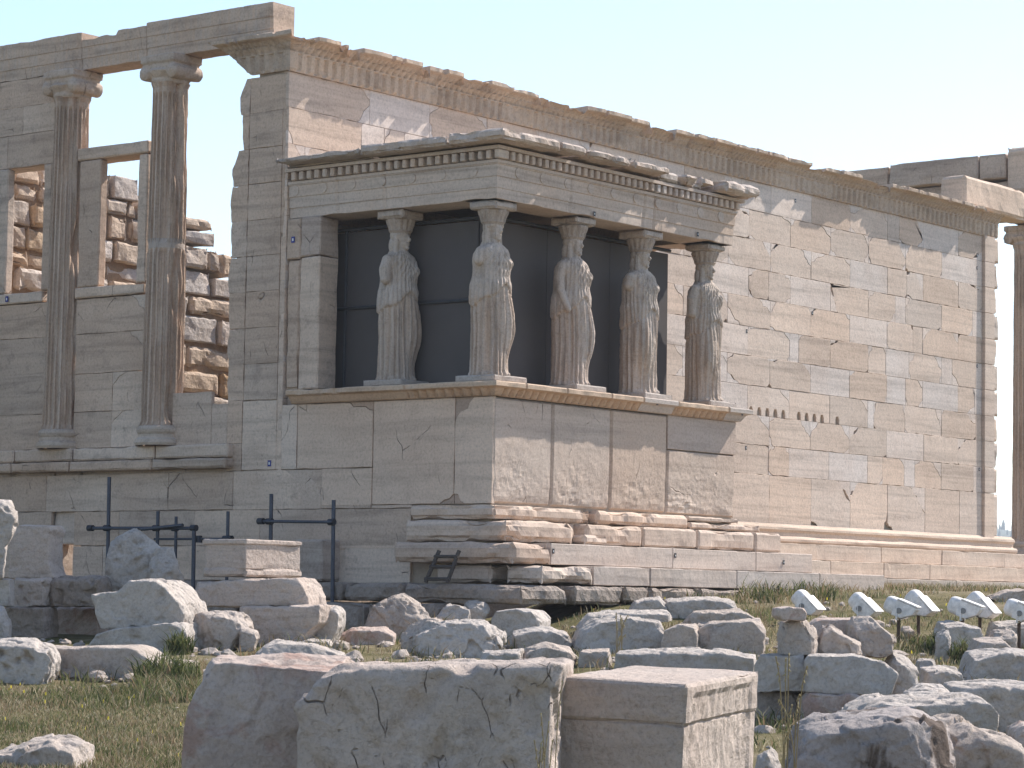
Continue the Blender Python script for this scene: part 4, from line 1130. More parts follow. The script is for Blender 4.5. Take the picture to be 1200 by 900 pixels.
plate(T, (-.004, 4.171, .623), (-1, 0, 0)); plate(T, (-.07, 9.93, 3.35), (-1, 0, 0)); plate(Pp, (-.004, 3.80, 3.886), (-1, 0, 0))
for p in [(13.893, 3.95, 6.22), (14.523, 3.95, 4.161), (12.278, 3.95, 3.625), (20.94, 3.95, 5.971), (20.944, 3.95, 5.70), (20.953, 3.95, 3.656), (21.05, 3.95, 1.522), (12.284, 3.95, 1.497)]: plate(T, p, (0, -1, 0), False)
for p in [(3.636, -.165, 1.61), (5.90, -.165, 1.60), (4.929, .03, 4.27), (2.285, .03, 4.26), (.511, -.665, -.637), (3.421, -.665, -.631), (6.326, -.665, -.672)]: plate(Pp, p, (0, -1, 0), False)

# ------------------------------------------------------------------ ruined rubble wall inside, seen through the windows
def rubble_wall():
    rs = random.Random(23); mb = MB(); yf = 11.2
    WH = (.55, .51, .46); TN = (.53, .435, .335); GR = (.48, .425, .36)
    def stone(x0, x1, z0, z1, c, e=.06, yo=0): worn_box(mb, x0, x1, yf + yo + rs.uniform(-.05, .05), yf + .7, z0, z1, .07, .03, e, rs.uniform(0, 90), jit(c, .08, rs), 1.8, 20)
    fixed = [(4.7, 5.94, 5.22, 5.44, TN), (5.05, 5.92, 4.93, 5.20, WH), (4.6, 5.04, 4.86, 5.18, GR), (5.1, 5.75, 4.50, 4.91, GR), (5.77, 6.1, 4.5, 4.9, GR), (6.12, 6.45, 4.42, 4.86, TN), (4.9, 5.9, 4.04, 4.48, WH), (5.92, 6.5, 4.04, 4.40, WH), (5.35, 6.6, 3.68, 4.02, TN), (4.6, 5.33, 3.6, 4.0, GR), (5.0, 6.05, 3.18, 3.66, WH), (6.07, 6.6, 3.16, 3.66, WH), (5.0, 5.3, 2.7, 3.15, TN), (5.32, 6.6, 2.72, 3.13, TN), (4.9, 6.15, 2.28, 2.68, TN), (6.17, 6.7, 2.2, 2.7, (.36, .26, .16)), (4.7, 6.6, 1.8, 2.25, GR), (4.0, 5.03, 5.2, 5.62, GR), (4.55, 5.02, 5.63, 5.78, GR)]
    for (x0, x1, z0, z1, c) in fixed: stone(x0 + .008, x1 - .008, z0 + .006, z1 - .006, c, .03 if c == WH else .06)
    def topz(x): return 6.0 + .12 * math.sin(x * 3) if x < 3.9 else 5.75
    z = 1.2
    while z < 6.2:
        h = rs.uniform(.26, .5); x = -1.2 - rs.random() * .5
        while x < 4.95 if z < 5.2 else x < 3.98:
            L = rs.uniform(.35, 1.0); x1 = min(x + L, 4.55 if z < 5.2 else 3.99)
            if x1 - x > .12 and z + h * .6 < topz(x):
                stone(x + .01, x1 - .01, z + .008, z + h - .008, rs.choice([TN, TN, GR, WH, GR, (.46, .36, .25)]), rs.uniform(.025, .07), rs.uniform(-.02, .06))
            x = x1 + .0001
            if x1 >= (4.55 if z < 5.2 else 3.99): break
        z += h
    mb.box(-1.5, 6.6, yf + .12, yf + .75, 1.0, 4.3, (.32, .23, .15)); mb.box(-1.5, 4.9, yf + .121, yf + .75, 4.3, 5.2, (.32, .23, .15)); mb.box(-1.5, 3.95, yf + .122, yf + .75, 5.2, 5.7, (.32, .23, .15))
    mb.box(-1.5, 21, yf + .1, yf + .8, -1.75, 1.0, (.40, .33, .26))
    o = mb.build('rubble_wall', M['rubble']); tag(o, 'sunlit rubble wall of rough stones seen through the window openings', 'wall')
rubble_wall()
mb = MB(); worn_box(mb, .9, 1.5, 8.0, 9.3, -1.75, -.66, .06, .02, .05, 4, (.47, .36, .21), 1.6, 24)
tag(mb.build('stone_block', M['rubble']), 'sunlit yellow stone glimpsed through the small square hole in the shaded wall', 'stone')
mb = MB(); worn_box(mb, .2, .85, 7.9, 9.4, -1.75, -1.12, .09, .02, .05, 6, (.42, .34, .24), 1.4, 20)
tag(mb.build('threshold_stone', M['rubble']), 'low stone lying inside the small square hole in the shaded wall', 'stone')

# ------------------------------------------------------------------ fallen stones
ROCKS=[
('boulder', 'pitted pale boulder at the left edge, on top of the stacked blocks', None, [-6.64, 2.326, -1.141], 10, 0.5, 'p', [(-0.202, 0.912), (-0.059, 0.936), (0.075, 0.928), (0.14, 0.815), (0.155, 0.648), (0.098, 0.48), (0.04, 0.375), (0.026, 0.167), (0.0, 0.0), (-0.174, -0.003)]),
('stone_block', 'smooth moulded marble block flaring at its foot, next to the pitted boulder at left', None, [-5.539, 3.035, -1.13], -12, 0.5, 'm', [(-0.322, -0.004), (-0.336, 0.407), (-0.286, 0.657), (-0.217, 0.679), (0.22, 0.673), (0.245, 0.608), (0.213, 0.521), (0.223, 0.197), (0.261, 0.09), (0.321, 0.004)]),
('stone_block', 'square pale block at the left edge, under the pitted boulder', None, [-6.506, 2.525, -1.485], 5, 0.6, 'b', [(-0.145, 0.342), (0.114, 0.336), (0.134, 0.002), (-0.134, -0.002)]),
('stone_block', 'dark pitted course block below the moulded flaring block', None, [-5.747, 2.858, -1.484], -8, 0.7, 'p', [(-0.239, 0.35), (0.217, 0.356), (0.227, 0.004), (-0.228, -0.004)]),
('stone_block', 'long dark pitted course block running behind the standing boulder', None, [-5.324, 2.484, -1.487], -8, 0.7, 'p', [(-0.37, 0.36), (0.347, 0.381), (0.358, 0.006), (-0.359, 0.005)]),
('stone_block', 'stained grey block in the bottom course, left of the dark recess', None, [-5.881, 2.759, -1.92], -8, 0.6, 'b', [(-0.279, 0.421), (0.252, 0.429), (0.263, -0.068), (-0.177, -0.068)]),
('boulder', 'small rounded boulder at the left edge, below the square pale block', None, [-7.004, 1.919, -1.949], 10, 0.5, 'r', [(-0.154, 0.456), (0.006, 0.459), (0.113, 0.246), (0.141, -0.08), (-0.141, -0.08)]),
('stone_block', 'brown block set back in the dark recess under the pitted course', None, [-4.649, 3.145, -1.954], -8, 0.5, 'b', [(-0.311, 0.457), (0.26, 0.466), (0.296, -0.001), (-0.297, -0.005)]),
('boulder', 'tall pointed boulder standing on end before the shaded wall', None, [-4.537, 2.293, -1.479], -10, 0.55, 'r', [(-0.404, -0.006), (-0.409, 0.561), (-0.358, 0.78), (-0.191, 0.936), (-0.045, 1.003), (0.104, 0.972), (0.22, 0.875), (0.302, 0.788), (0.384, 0.702), (0.403, 0.006)]),
('stone_slab', 'split slab leaning beside the tall pointed boulder, its right edge sunlit', None, [-4.506, 1.607, -1.49], 25, 0.35, 'r', [(-0.225, 0.019), (-0.186, 0.632), (-0.089, 0.785), (0.047, 0.777), (0.131, 0.584), (0.216, 0.348), (0.21, 0.154), (0.113, 0.001)]),
('stone_block', 'squared pale grey block on top of the pair left of the lawn corner', None, [-6.645, -0.027, -1.707], -14, 0.9, 'b', [(-0.592, 0.388), (-0.252, 0.432), (-0.117, 0.554), (0.201, 0.568), (0.351, 0.491), (0.525, 0.305), (0.571, 0.178), (0.564, 0.04), (0.427, 0.047), (-0.452, -0.008), (-0.531, 0.14)]),
('stone_block', 'wedge ended grey block underneath the squared pale grey block', None, [-6.837, -0.219, -2.096], -10, 0.95, 'b', [(-0.625, 0.273), (-0.503, 0.324), (-0.247, 0.398), (0.417, 0.478), (0.54, 0.451), (0.604, 0.344), (0.59, 0.08), (0.5, 0.01), (0.276, 0.015), (0.068, 0.129), (-0.056, 0.166), (-0.601, 0.175)]),
('boulder', 'heavily pitted boulder at the left edge above the lawn', None, [-10.115, -2.017, -2.406], 8, 0.8, 'p', [(-0.372, 0.574), (-0.253, 0.593), (-0.099, 0.612), (0.106, 0.606), (0.15, 0.563), (0.263, 0.539), (0.343, 0.436), (0.347, 0.28), (0.299, 0.176), (0.234, 0.046), (-0.235, -0.002), (-0.354, -0.004)]),
('stone_block', 'long smooth sloping block at the top of the lawn, beside the pitted boulder', None, [-9.224, -2.182, -2.347], -6, 0.9, 'm', [(-0.664, 0.492), (-0.491, 0.477), (0.289, 0.499), (0.381, 0.474), (0.638, 0.312), (0.641, 0.206), (0.572, 0.081), (-0.059, -0.001), (-0.422, -0.008), (-0.484, 0.247)]),
('boulder', 'low rock at the right end of the long smooth sloping block', None, [-8.368, -2.472, -2.245], 0, 0.5, 'r', [(-0.213, 0.194), (-0.042, 0.242), (0.166, 0.227), (0.204, 0.129), (0.117, 0.002), (-0.171, -0.003)]),
('boulder', 'round rough boulder in the bottom left corner of the lawn', None, [-16.052, -8.877, -2.641], 0, 0.7, 'r', [(-0.388, 0.209), (-0.225, 0.247), (-0.138, 0.289), (0.037, 0.327), (0.185, 0.306), (0.304, 0.267), (0.347, 0.198), (0.381, 0.006), (-0.381, -0.006)]),
('boulder', 'angular grey boulder below the inscribed block', None, [-5.993, -0.651, -2.022], -12, 0.6, 'r', [(-0.386, 0.341), (-0.253, 0.473), (-0.065, 0.516), (0.216, 0.52), (0.292, 0.422), (0.367, 0.334), (0.339, 0.185), (0.155, -0.028), (-0.104, -0.028), (-0.337, -0.028)]),
('boulder', 'small chunk touching the right side of the angular grey boulder', None, [-5.824, -1.053, -1.835], 0, 0.3, 'r', [(-0.118, 0.166), (0.102, 0.12), (0.123, 0.061), (0.005, -0.228), (-0.124, -0.228)]),
('stone_block', 'broken block with a rounded right end, directly under the inscribed block', None, [-4.806, -0.045, -1.436], -20, 0.7, 'b', [(-0.786, -0.012), (-0.771, 0.291), (-0.123, 0.32), (0.618, 0.36), (0.7, 0.258), (0.759, 0.125), (0.773, 0.012)]),
('stone_block', 'lowest rounded block of the stack under the inscribed block', None, [-4.802, -0.565, -1.849], -20, 0.7, 'b', [(-0.533, 0.412), (0.507, 0.439), (0.5, 0.234), (0.38, 0.11), (0.214, -0.172), (0.101, -0.172), (-0.297, -0.172), (-0.505, 0.216)]),
('stone_block', 'small squared stone at the right end of the lowest stack block', None, [-4.299, -0.89, -1.761], -10, 0.4, 'b', [(-0.119, 0.338), (0.094, 0.342), (0.148, 0.271), (0.142, 0.085), (-0.027, -0.258), (-0.155, -0.258)]),
('boulder', 'large boulder with a dark hollow in its top, in front of the foundation course', None, [-2.625, -0.592, -1.704], 0, 0.7, 'r', [(-0.519, -0.269), (-0.393, 0.166), (-0.234, 0.342), (-0.073, 0.398), (0.144, 0.38), (0.331, 0.253), (0.451, 0.18), (0.519, -0.269)]),
('boulder', 'small pale cobble behind the hollowed boulder', None, [-1.506, -0.566, -1.604], 0, 0.35, 'r', [(-0.301, 0.051), (-0.114, 0.186), (0.107, 0.212), (0.242, 0.148), (0.299, -0.347), (-0.111, -0.347)]),
('boulder', 'white rounded cobble topping the row right of the hollowed boulder', None, [-1.018, -0.549, -1.514], 0, 0.3, 'r', [(-0.187, 0.075), (-0.109, 0.155), (0.014, 0.168), (0.127, 0.136), (0.185, 0.048), (-0.006, -0.427)]),
('stone_block', 'flat topped grey block standing below the wooden ladder', None, [-2.257, -2.188, -1.746], -15, 0.6, 'b', [(-0.333, 0.195), (-0.258, 0.302), (0.017, 0.328), (0.269, 0.3), (0.325, 0.196), (0.317, -0.215), (-0.033, -0.215), (-0.309, -0.215)]),
('stone_block', 'dull grey boulder with a straight left side, left half of the central pair', None, [-4.505, -2.538, -2.044], -10, 0.6, 'r', [(-0.256, -0.006), (-0.251, 0.303), (-0.202, 0.424), (-0.121, 0.465), (0.185, 0.48), (0.247, 0.411), (0.055, 0.309), (0.031, -0.006)]),
('boulder', 'big pale faceted boulder, right half of the central pair', None, [-4.482, -3.214, -2.055], 8, 0.9, 'r', [(-0.547, 0.13), (-0.54, 0.297), (-0.453, 0.386), (-0.207, 0.487), (0.091, 0.501), (0.29, 0.465), (0.541, 0.341), (0.523, 0.222), (0.148, -0.011), (-0.149, -0.011), (-0.446, -0.011)]),
('boulder', 'low pale stone right of the big faceted boulder', None, [-3.136, -3.32, -1.914], 5, 0.5, 's', [(-0.38, 0.187), (-0.126, 0.261), (0.129, 0.265), (0.314, 0.197), (0.377, 0.066), (0.133, -0.099), (-0.296, -0.099)]),
('stone_slab', 'long low slab sloping up behind the foreground blocks on the left', None, [-6.259, -2.249, -2.103], 5, 1.0, 's', [(-0.621, -0.006), (-0.387, 0.214), (-0.245, 0.273), (0.138, 0.25), (0.475, 0.169), (0.621, 0.075), (0.555, -0.006)]),
('stone_slab', 'small flat slab in the grass below the stack', None, [-4.762, -1.088, -1.959], 0, 0.5, 's', [(-0.247, 0.087), (-0.064, 0.141), (0.191, 0.125), (0.244, 0.034), (-0.061, -0.072)]),
('stone_slab', 'pinkish flat slab in the weeds left of the hollowed boulder', None, [-3.545, -0.858, -1.899], 0, 0.6, 's', [(-0.371, 0.089), (-0.194, 0.196), (0.228, 0.203), (0.366, 0.132), (0.337, -0.101), (-0.295, -0.101)]),
('stone_block', 'low kerb stone behind the tops of the foreground blocks, leftmost of its row', None, [-5.815, -4.768, -2.027], -5, 0.6, 's', [(-0.264, -0.153), (-0.211, 0.143), (0.215, 0.16), (0.263, -0.153)]),
('stone_block', 'humped dark kerb stone, second in the row behind the foreground blocks', None, [-5.412, -5.115, -2.04], 0, 0.7, 's', [(-0.324, -0.101), (-0.261, 0.171), (-0.013, 0.248), (0.247, 0.197), (0.322, 0.088), (0.287, -0.101)]),
('stone_block', 'short kerb stone, third in the row behind the foreground blocks', None, [-5.18, -5.575, -2.021], -5, 0.6, 's', [(-0.194, -0.103), (-0.15, 0.172), (0.145, 0.186), (0.194, -0.103)]),
('stone_block', 'long kerb stone behind the fluted foreground block, at the right of its row', None, [-5.238, -6.793, -2.066], -8, 0.7, 's', [(-0.761, -0.112), (-0.736, 0.218), (-0.106, 0.248), (0.432, 0.24), (0.736, 0.192), (0.755, -0.112), (-0.014, -0.112)]),
('stone_block', 'broad flat topped block in the middle ground below the porch steps', None, [-2.885, -4.285, -1.932], 5, 1.3, 's', [(-0.531, -0.066), (-0.412, 0.254), (-0.242, 0.376), (0.111, 0.422), (0.466, 0.387), (0.529, 0.237), (0.511, -0.066), (-0.086, -0.066)]),
('stone_slab', 'thin ledge slab just behind the broad flat topped block', None, [-1.077, -3.036, -1.751], 0, 0.9, 's', [(-0.613, 0.087), (-0.465, 0.26), (-0.036, 0.309), (0.554, 0.308), (0.609, 0.202), (0.073, 0.151), (-0.461, -0.056)]),
('stone_block', 'upright grey block beside the broad flat topped block', None, [-2.722, -4.982, -1.905], -8, 0.7, 'b', [(-0.229, -0.137), (-0.192, 0.264), (-0.004, 0.346), (0.165, 0.349), (0.226, 0.222), (0.199, -0.137)]),
('stone_block', 'oblong grey block left of the rubble stack on the right', None, [-2.263, -5.402, -1.907], -5, 1.2, 'b', [(-0.418, -0.112), (-0.381, 0.292), (-0.262, 0.373), (0.334, 0.413), (0.415, 0.285), (0.377, -0.112)]),
('stone_slab', 'grey slab in the grass under the porch steps, left piece', None, [0.685, -2.064, -1.492], 0, 0.7, 's', [(-0.312, -0.115), (-0.11, 0.179), (0.23, 0.23), (0.311, 0.141), (0.29, -0.115)]),
('stone_slab', 'grey slab in the grass under the porch steps, right piece', None, [1.165, -2.676, -1.48], 0, 0.7, 's', [(-0.5, -0.127), (-0.479, 0.185), (0.02, 0.227), (0.418, 0.199), (0.499, 0.053), (0.193, -0.127)]),
('stone_slab', 'thin slab lying in the grass behind the oblong grey block', None, [0.121, -3.609, -1.567], 0, 0.8, 's', [(-0.568, -0.182), (-0.307, 0.137), (0.326, 0.168), (0.567, 0.085), (0.458, -0.182)]),
('stone_slab', 'flat capstone perched on the peak of the rubble stack', None, [-7.124, -9.34, -1.455], 10, 0.3, 'b', [(-0.149, 0.046), (-0.142, 0.118), (-0.051, 0.135), (0.115, 0.122), (0.149, 0.066), (0.108, 0.002), (-0.108, 0.006)]),
('boulder', 'bluish boulder under the flat capstone', None, [-7.012, -9.277, -1.784], -10, 0.5, 'r', [(-0.189, 0.012), (-0.206, 0.189), (-0.175, 0.294), (-0.055, 0.344), (0.106, 0.338), (0.171, 0.251), (0.203, 0.116), (0.196, 0.012), (-0.012, -0.0)]),
('boulder', 'wedge shaped rock between the bluish boulder and the round grey one', None, [-6.583, -9.498, -1.782], 0, 0.45, 'r', [(-0.251, 0.004), (-0.228, 0.19), (-0.067, 0.274), (0.056, 0.195), (0.235, 0.101), (0.251, 0.004)]),
('stone_block', 'set back stone behind the wedge shaped rock in the stack', None, [-6.005, -9.103, -1.738], 0, 0.5, 'b', [(-0.279, 0.012), (-0.264, 0.22), (-0.156, 0.296), (0.219, 0.311), (0.278, 0.228), (0.246, 0.004)]),
('boulder', 'round grey boulder at the right end of the upper stack row', None, [-6.097, -9.627, -1.798], 10, 0.5, 'r', [(-0.209, 0.014), (-0.202, 0.291), (-0.151, 0.358), (0.062, 0.377), (0.157, 0.296), (0.209, 0.174), (0.192, 0.043), (0.064, 0.001)]),
('stone_block', 'squarish block at the left of the middle stack row', None, [-7.158, -9.212, -2.12], -8, 0.6, 'b', [(-0.236, -0.005), (-0.246, 0.243), (-0.199, 0.339), (0.217, 0.355), (0.242, 0.172), (0.243, 0.005)]),
('stone_block', 'long pale block with a sloping right shoulder in the middle stack row', None, [-7.0, -9.896, -2.139], -5, 0.7, 'b', [(-0.429, 0.023), (-0.439, 0.315), (-0.4, 0.371), (0.01, 0.379), (0.285, 0.312), (0.419, 0.212), (0.435, 0.095), (0.365, 0.007), (-0.106, 0.014)]),
('boulder', 'rounded stone ending the middle stack row on the right', None, [-5.992, -9.881, -2.126], 10, 0.5, 'r', [(-0.162, -0.311), (-0.121, 0.3), (-0.053, 0.357), (0.075, 0.318), (0.161, 0.221), (0.153, -0.311), (0.008, -0.311)]),
('stone_block', 'dark shaded block at the foot of the rubble stack', None, [-7.1, -9.06, -2.614], -8, 0.6, 'b', [(-0.353, -0.008), (-0.324, 0.329), (-0.14, 0.477), (0.333, 0.487), (0.351, 0.199), (0.32, 0.007)]),
('stone_block', 'brown streaked stone at the foot of the stack, right of the dark block', None, [-7.091, -9.907, -2.419], 0, 0.6, 'b', [(-0.398, -0.102), (-0.408, 0.229), (-0.345, 0.3), (0.05, 0.291), (0.223, 0.27), (0.405, 0.218), (0.24, -0.102), (-0.028, -0.102)]),
('stone_slab', 'wide flat pale slab lying before the rubble stack', None, [-8.735, -11.724, -2.313], 6, 1.1, 's', [(-0.607, 0.078), (-0.39, 0.18), (-0.099, 0.211), (0.412, 0.246), (0.573, 0.219), (0.61, 0.141), (0.581, -0.24), (0.266, -0.24), (-0.098, -0.24)]),
('boulder', 'ribbed pale rock behind the wide flat slab', None, [-7.773, -11.179, -2.184], 0, 0.5, 's', [(-0.232, -0.356), (-0.187, 0.131), (-0.06, 0.163), (0.127, 0.151), (0.232, 0.048), (0.052, -0.356)]),
('boulder', 'huge weathered boulder with dark brown hollows at the lower right', None, [-11.765, -12.864, -2.614], -10, 0.9, 'r', [(-0.673, -0.075), (-0.619, 0.247), (-0.54, 0.372), (-0.417, 0.449), (-0.141, 0.492), (0.287, 0.538), (0.439, 0.499), (0.561, 0.411), (0.604, 0.29), (0.665, -0.075)]),
('boulder', 'grey sloping boulder in the bottom right corner', None, [-10.848, -13.379, -2.627], 5, 0.8, 'r', [(-0.39, -0.04), (-0.359, 0.37), (-0.283, 0.464), (-0.091, 0.479), (0.038, 0.393), (0.198, 0.345), (0.359, 0.253), (0.391, -0.04)]),
('boulder', 'small pale pointed stone left of the huge weathered boulder', None, [-12.453, -12.486, -2.544], 0, 0.3, 'r', [(-0.121, -0.177), (-0.062, 0.149), (0.029, 0.217), (0.09, 0.152), (0.121, -0.177)]),
('boulder', 'reddish brown rock at the right edge behind the corner boulder', None, [-9.517, -12.983, -2.444], 0, 0.5, 'r', [(-0.124, -0.152), (-0.077, 0.178), (0.003, 0.233), (0.124, 0.221), (0.124, -0.152)]),
('boulder', 'small pale stone below the pair of lamps nearest the stack', None, [-1.261, -7.667, -1.75], 0, 0.3, 'r', [(-0.093, -0.309), (-0.064, 0.135), (0.053, 0.166), (0.093, 0.07), (0.054, -0.309)]),
('stone_slab', 'low slab behind the lamp posts, left of the bushy weed', None, [0.308, -7.066, -1.74], 0, 0.8, 's', [(-0.329, -0.205), (-0.227, 0.212), (-0.001, 0.225), (0.205, 0.167), (0.329, -0.205), (-0.051, -0.205)]),
('boulder', 'brownish stone at the foot of the second lamp pair', None, [0.583, -7.419, -1.712], 0, 0.4, 'r', [(-0.201, -0.247), (-0.088, 0.101), (0.067, 0.144), (0.2, 0.106), (0.19, -0.247)]),
('stone_slab', 'pale slab at the right edge behind the second lamp pair', None, [1.394, -7.159, -1.657], 0, 0.8, 's', [(-0.295, -0.216), (-0.19, 0.133), (0.126, 0.159), (0.295, 0.12), (0.295, -0.216), (-0.084, -0.216)]),
('stone_slab', 'thin grey slab in the grass below the second lamp pair', None, [-1.654, -8.456, -1.815], 0, 0.7, 's', [(-0.262, -0.259), (-0.091, 0.122), (0.195, 0.136), (0.262, 0.061), (0.214, -0.259)]),
('stone_slab', 'long pale slab at the right edge of the middle grass', None, [-3.102, -9.358, -1.945], 0, 0.9, 's', [(-0.396, -0.22), (-0.243, 0.13), (0.072, 0.171), (0.396, 0.167), (0.396, -0.22), (-0.108, -0.22)]),
('stone_slab', 'rough grey slab right of the middle stack row', None, [-5.288, -9.966, -2.102], 0, 0.7, 's', [(-0.271, -0.269), (-0.205, 0.154), (-0.021, 0.19), (0.145, 0.151), (0.271, -0.269), (0.062, -0.269)]),
('boulder', 'small stone in the grass right of the round grey boulder', None, [-4.369, -9.205, -1.97], 0, 0.3, 'r', [(-0.105, 0.033), (-0.061, 0.12), (0.043, 0.139), (0.104, 0.088), (0.087, -0.286)]),
('stone_slab', 'long light slab at the right edge, behind the wide flat slab', None, [-6.829, -11.246, -2.157], 0, 1.0, 's', [(-0.435, -0.371), (-0.32, 0.117), (0.065, 0.154), (0.435, 0.145), (0.435, -0.371), (0.065, -0.371)]),
('stone_slab', 'grey slab at the far right edge close to the temple steps', None, [6.427, -4.518, -1.279], 0, 0.7, 's', [(-0.345, 0.093), (-0.099, 0.207), (0.147, 0.235), (0.344, 0.202), (0.345, 0.054), (-0.098, -0.058)]),
('stone_block', 'large pinkish grey block with red stains, left of the three foreground blocks', None, [-19.622, -14.29, -2.198], -8, 0.75, 'b', [(-0.377, -0.645), (-0.352, 0.306), (-0.337, 0.503), (-0.323, 0.579), (-0.286, 0.595), (-0.132, 0.602), (0.172, 0.612), (0.337, 0.615), (0.363, 0.517), (0.342, -0.645)]),
('stone_block', 'large cracked pale block, middle of the three foreground blocks', None, [-19.516, -15.241, -2.149], -5, 0.8, 'c', [(-0.606, -0.711), (-0.611, 0.365), (-0.581, 0.418), (-0.483, 0.511), (-0.419, 0.554), (-0.323, 0.563), (-0.016, 0.572), (0.365, 0.579), (0.555, 0.59), (0.593, 0.576), (0.583, 0.519), (0.561, 0.443), (0.571, -0.711)]),
]

MATS = {'b': ('lime', 'lime_white', 'pink'), 'r': ('lime', 'lime_white', 'lime'), 'p': ('lime_white', 'lime_dark'), 's': ('lime', 'lime_white'), 'm': ('lime', 'pink'), 'c': ('cracked',)}
def build_rock(i, name, label, group, O, yaw, th, style, uv):
    rx = Vector((RGT[0], RGT[1], 0)) * math.cos(R_(yaw)) + Vector((FWD[0], FWD[1], 0)) * math.sin(R_(yaw))
    dn = Vector((-RGT[0], -RGT[1], 0)) * math.sin(R_(yaw)) + Vector((FWD[0], FWD[1], 0)) * math.cos(R_(yaw))
    us = [p[0] for p in uv]; vs_ = [p[1] for p in uv]
    w = max(us) - min(us); h = max(vs_) - min(vs_); cu = (max(us) + min(us)) / 2; cv = min(vs_) + h * .35
    size = min(w, h * 1.6)
    rings = {'r': [(-.02, .80), (.12, .95), (.35, 1.0), (.72, .97), (1.0, .78)], 'p': [(-.02, .86), (.12, .97), (.35, 1.0), (.72, .97), (1.0, .8)],
             's': [(0, .93), (.06, .99), (.35, 1.0), (.8, 1.0), (1.0, .92)]}.get(style, [(-.0, .97), (.05, 1.0), (.5, 1.0), (.95, 1.0), (1.0, .97)])
    # grow the outline a touch: smoothing shrinks it
    mb = MB(); n = len(uv); V = []
    A = sum(uv[k - 1][0] * uv[k][1] - uv[k][0] * uv[k - 1][1] for k in range(n))
    pts = uv if A > 0 else uv[::-1]
    lift = {'s': .10, 'r': .10, 'b': .03, 'p': .06, 'm': .02, 'c': .0}[style]
    for (t, s) in rings:
        for (u, v) in pts:
            uu = cu + (u - cu) * s; vv = cv + (v - cv) * s if v > cv else v
            if v > cv: vv += lift * h * min(1, t * 1.4) * (.5 if t > .9 else 1)
            V.append((rx.x * uu + dn.x * th * t, rx.y * uu + dn.y * th * t, vv))
    F = [(k * n + a, k * n + (a + 1) % n, (k + 1) * n + (a + 1) % n, (k + 1) * n + a) for k in range(len(rings) - 1) for a in range(n)]
    F += [tuple(range(n))[::-1], tuple(range((len(rings) - 1) * n, len(rings) * n))]
    mb.add(V, F)
    near = O[0] < -12
    vox = max(.011, min(.03, max(w, h, th * .8) / (70 if near or w > 1 else 46)))
    me = voxel_mesh(mb, name, vox, {'r': 1, 'p': 2, 's': 1}.get(style, 1))
    amp, facet, pits, pf = {'r': (.018, .026, .028, 11), 'p': (.024, .02, .065, 10), 's': (.016, .016, .024, 9), 'b': (.011, .012, .018, 9), 'm': (.009, .006, .010, 8), 'c': (.011, .014, .026, 8)}[style]
    k = min(1.25, max(.35, size / .6))
    smooth_noise_mesh(me, amp * k, 2.2 / max(.5, k), i * 5.37, pits=pits * k, pf=pf, facet=facet * k, ff=4.2 / max(.45, k), cuts={'r': 16, 'p': 8, 's': 8, 'b': 8, 'm': 2, 'c': 2}[style], cutamt={'r': .135, 'p': .09, 's': .09, 'b': .085, 'm': .03, 'c': .03}[style])
    opts = MATS[style]; mname = opts[(i * 7 + len(label)) % len(opts)]
    if 'dark pitted' in label or 'dark shaded' in label or 'stained grey' in label: mname = 'lime_dark'  # the shaded block's shade is put into its colour by the dark stone
    if 'brown block' in label or 'reddish' in label or 'brown streaked' in label: mname = 'pink'
    if 'dark brown hollows' in label: mname = 'lime_brown'
    if 'red stains' in label or 'pinkish' in label: mname = 'pink'
    if near and style == 'b': me.update()
    if 'moulded' in label or 'under the inscribed' in label: mname = 'block'
    if any(q in label for q in ('pale', 'white', 'light')): mname = 'lime_white' if style != 'c' else mname
    o = link(name, me, M[mname], None, False)
    me.polygons.foreach_set('use_smooth', [style not in 'rp'] * len(me.polygons)) if False else me.polygons.foreach_set('use_smooth', [True] * len(me.polygons))
    o.location = O
    tag(o, label, 'boulder' if name == 'boulder' else 'slab' if name == 'stone_slab' else 'stone block', group)
for i, r in enumerate(ROCKS): build_rock(i, *r)

# squared blocks lying parallel to the temple
def placed_block(name, label, mb, m, loc, rz=0, tilt=(0, 0)):
    o = mb.build(name, M[m]); o.location = loc; o.rotation_euler = (tilt[0], tilt[1], rz); tag(o, label, 'stone block'); return o
# inscribed block with raised rims
mb = MB()
worn_box(mb, 0.0, 1.0, 0.0, .70, .10, .42, .035, .008, .012, 2, (.40, .37, .34), 1.2, 36)
worn_box(mb, -.02, 1.02, -.02, .72, .40, .47, .035, .006, .014, 5, (.42, .39, .355), 1.4, 40)
worn_box(mb, -.03, 1.04, -.03, .72, .0, .12, .035, .010, .03, 7, (.42, .36, .30), 1.8, 40)
placed_block('stone_block', 'inscribed block with raised rims at top and bottom, topping the stack by the wall', mb, 'block', (-4.78, .03, -1.08))
mb = MB(); worn_box(mb, 0, .62, 0, .55, 0, .60, .05, .006, .03, 3, (.42, .37, .32), 1.2, 16)
placed_block('stone_block', 'smooth square block of clean stone against the wall under the right pipe frame', mb, 'shade', (-.39, 2.76, -1.09))
mb = MB(); worn_box(mb, 0, .3, 0, .55, 0, .22, .05, .008, .03, 9, (.36, .32, .28), 1.2, 16)
# foreground block with a plain fascia and a dressed end
mb = MB(); L, D_, Hh = .62, 1.35, 1.12
vs = []
worn_box(mb, 0, L, 0, D_, .0, Hh - .19, .028, .004, .010, 4, (.40, .36, .325), 1.0, 48)
worn_box(mb, -.010, L + .010, -.010, D_ + .01, Hh - .20, Hh, .026, .006, .016, 8, (.42, .375, .335), 1.6, 52)
o = mb.build('stone_block', M['block'])
